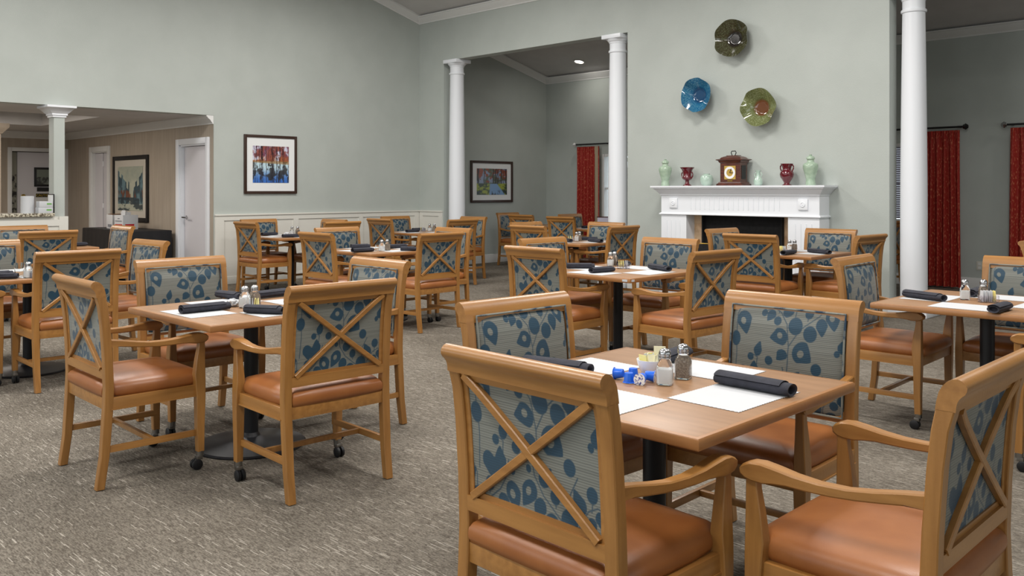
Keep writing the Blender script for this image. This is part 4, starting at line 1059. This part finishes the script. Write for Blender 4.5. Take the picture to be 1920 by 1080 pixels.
PL = [('salt', '1', -1.656, 2.397), ('pepper', '1', -1.664, 2.515), ('salt', '2', -4.35, 2.373), ('pepper', '2', -4.358, 2.435), ('pepper', '3', -6.99, 2.16), ('salt', '3', -6.93, 2.08),
 ('salt', '5', -10.98, 6.72), ('pepper', '5', -10.93, 6.78), ('salt', '6', -7.355, 5.56), ('pepper', '6', -7.376, 5.645), ('salt', '7', -10.36, 8.74), ('pepper', '7', -10.31, 8.79),
 ('salt', '10', -7.042, 8.302), ('pepper', '10', -7.075, 8.40), ('salt', '9', -4.55, 5.80), ('pepper', '9', -4.56, 5.87), ('salt', '11', -4.33, 8.50), ('pepper', '11', -4.30, 8.55),
 ('salt', '12', -1.698, 5.462), ('pepper', '12', -1.621, 5.538)]
used = set()
for kind, tb, x, y in PL:
    lab = ('glass salt shaker with white salt, on ' if kind == 'salt' else 'glass pepper shaker with brown pepper, on ') + TABLES[tb][2]
    rz = math.radians(random.uniform(-8, 8)+20)
    if kind not in used: o = sh[kind]; o.location = (x, y, TZ+.002); o.rotation_euler = (0, 0, rz); o['label'] = lab; used.add(kind)
    else: copy_tree(sh[kind], (x, y, TZ+.002), rz, lab)
# T1 sugar bowl with packets and blue creamer cups
BX, BY = -1.775, 2.485
s = tag(MB().lathe([(0, 0), (.026, 0), (.028, .003), (.036, .015), (.044, .035), (.048, .05), (.0485, .054), (.046, .054), (.043, .04), (.034, .018), (0, .010)], n=40).build('sugar_bowl', M_porc, None, 60, (BX, BY, TZ+.001)), 'small white porcelain bowl holding sweetener packets on the nearest table', 'bowl')
def packet(x, y, z, rz, tilt, m, label, group, w=.034, h=.05):
    c = MB()
    c.loft([[(-w/2, -.0008, 0), (w/2, -.0008, 0), (w/2, .0008, 0), (-w/2, .0008, 0)], [(-w/2, -.003, h*.5), (w/2, -.003, h*.5), (w/2, .003, h*.5), (-w/2, .003, h*.5)], [(-w/2, -.0008, h), (w/2, -.0008, h), (w/2, .0008, h), (-w/2, .0008, h)]])
    o = c.build('sweetener_packet', m, None, 0); o.location = (x, y, z); o.rotation_euler = (math.radians(tilt), 0, rz)
    return tag(o, label, 'sweetener packet', group)
rng = random.Random(2)
for k in range(10):
    a = k*.63; r = .013+.012*(k % 2)
    packet(BX+r*math.cos(a), BY+r*math.sin(a), TZ+.024, a+PI/2+rng.uniform(-.3, .3), rng.uniform(-14, 14), (M_cream, M_yel, M_paper)[k % 3], ('cream', 'yellow', 'white')[k % 3] + ' sweetener packet at the ' + ('inner' if k % 2 == 0 else 'outer') + (' right', ' rear right', ' rear', ' rear left', ' left side', ' front left', ' near front', ' front', ' front right', ' near right')[k] + ' of the white bowl', 'packets in the white bowl')
packet(BX+.02, BY+.025, TZ+.045, math.radians(30), 8, M_cream, 'cream packet standing highest out of the white bowl', None, .04, .055)
def creamer(x, y, rz, mode, label):
    s = thing('creamer_cup', label, 'creamer', (x, y, TZ+.001), rz, 'blue creamer cups on the nearest table')
    M = Matrix.Identity(4)
    if mode == 'inv': M = Matrix.Translation((0, 0, .0325)) @ Matrix.Rotation(PI, 4, 'X')
    if mode == 'side': M = Matrix.Translation((0, 0, .0190)) @ Matrix.Rotation(PI/2+.10, 4, 'Y') @ Matrix.Translation((0, 0, -.015))
    c = MB(); c.lathe([(0, 0), (.0135, 0), (.0145, .002), (.0175, .029), (.0205, .030), (.0205, .0315), (.0175, .0315)], n=24); c.xf(M); c.build('cup', M_blue, s, 40)
    c = MB(); c.lathe([(0, .0317), (.0207, .0317), (.0207, .0322), (0, .0322)], n=24); c.box(.014, .029, -.005, .005, .0317, .0322); c.xf(M); c.build('foil_lid', M_bluelid, s, 40)
creamer(-1.812, 2.356, math.radians(-160), 'side', 'blue creamer cup lying leftmost of the cluster')
creamer(-1.755, 2.335, 0, 'inv', 'blue creamer cup standing inverted at the front left of the cluster')
creamer(-1.790, 2.405, .4, 'inv', 'blue creamer cup standing at the back of the cluster next to the bowl')
creamer(-1.712, 2.345, math.radians(-75), 'side', 'blue creamer cup lying with its printed foil lid toward the viewer')
creamer(-1.715, 2.395, math.radians(25), 'side', 'blue creamer cup lying rightmost, beside the salt shaker')
# caddies of sweetener packets
def caddy(tb, x, y, rz, cols, w=.085, d=.055, label=None):
    s = thing('sweetener_caddy', label or ('clear acrylic sweetener caddy on ' + TABLES[tb][2]), 'caddy', (x, y, TZ+.002), rz, 'acrylic sweetener caddies')
    c = MB(); h_ = .038; t = .002
    c.box(-w/2, w/2, -d/2, d/2, 0, t); c.box(-w/2, w/2, -d/2, -d/2+t, t, h_); c.box(-w/2, w/2, d/2-t, d/2, t, h_); c.box(-w/2, -w/2+t, -d/2+t, d/2-t, t, h_); c.box(w/2-t, w/2, -d/2+t, d/2-t, t, h_)
    c.build('tray', M_clear, s, 0)
    for k, m in enumerate(cols):
        u = (k+.5)/len(cols)-.5; q = Vector((u*(w-.016), 0, 0)); q.rotate(Matrix.Rotation(rz, 3, 'Z'))
        packet(x+q.x, y+q.y, TZ+.006, rz+PI/2+.12*math.sin(k*3), 4*math.sin(k*2), m, ('white' if m is M_paper else 'yellow') + ' sweetener packet, ' + ('first', 'second', 'third', 'fourth', 'fifth', 'sixth', 'seventh')[k] + ' from left in caddy on ' + TABLES[tb][2], 'packets in the caddy on ' + TABLES[tb][2], .046, .060)
P, Yl = M_paper, M_yel
CAMRZ = math.radians(44.5)
caddy('2', -4.20, 2.335, math.radians(60), [P, P, P, P, Yl, Yl, Yl]); caddy('12', -1.565, 5.43, math.radians(35), [P, P, P, P, P, Yl, Yl], .095)
caddy('9', -4.33, 5.685, math.radians(40), [Yl, Yl, Yl, Yl, P, P, P], .095); caddy('10', -7.10, 8.26, math.radians(45), [Yl, Yl, Yl, P]); caddy('11', -4.30, 8.28, math.radians(45), [Yl, Yl, Yl, P, P])
caddy('7', -10.38, 8.62, math.radians(45), [Yl, P, P, P]); caddy('3', -6.90, 2.13, math.radians(60), [P, P, P, Yl, Yl])
def tumbler(x, y, lab, h=.1, r=.036):
    return tag(MB().lathe([(0, 0), (r*.82, 0), (r, h), (r*.93, h), (r*.76, .008), (0, .008)], n=32).build('tumbler', M_glass, None, 50, (x, y, TZ+.002)), lab, 'glass')
tumbler(-7.06, 1.98+.08, 'clear empty tumbler on the table cut off by the left edge'); tumbler(-7.44, 5.57, 'small clear glass left of the shakers on the middle table', .06, .028)
# crumpled paper napkins
def crumple(x, y, r, lab, seed):
    bm = bmesh.new(); bmesh.ops.create_icosphere(bm, subdivisions=3, radius=r); rn = random.Random(seed)
    for v in bm.verts:
        n_ = v.co.normalized(); f_ = 1+.32*math.sin(n_.x*7+seed)*math.sin(n_.y*8+1)*math.cos(n_.z*6)+rn.uniform(-.1, .1); v.co *= f_; v.co.z = max(-r*.55, v.co.z*.6)
    bm.verts.index_update(); c = MB().add([v.co[:] for v in bm.verts], [[v.index for v in f_.verts] for f_ in bm.faces]); bm.free()
    return tag(c.build('crumpled_napkin', M_paper, None, 25, (x, y, TZ+.001+r*.57)), lab, 'paper napkin')
crumple(-4.44, 2.355, .035, 'crumpled white paper napkin on the left foreground table', 1); crumple(-10.76, 6.50, .04, 'crumpled white paper napkin on the table below the autumn pond picture', 5)
# menu card on the alcove table
s = thing('menu_holder', 'dark-topped lilac-white menu card standing in the alcove', 'menu card', (-9.28, 11.62, TZ+.001), math.radians(44))
MB().box(-.09, .09, -.01, .01, 0, .17).build('card', mat('lilac_paper', (205, 202, 220), .7), s); MB().box(-.10, .10, -.014, .014, .17, .185).build('top_bar', M_mahog, s)
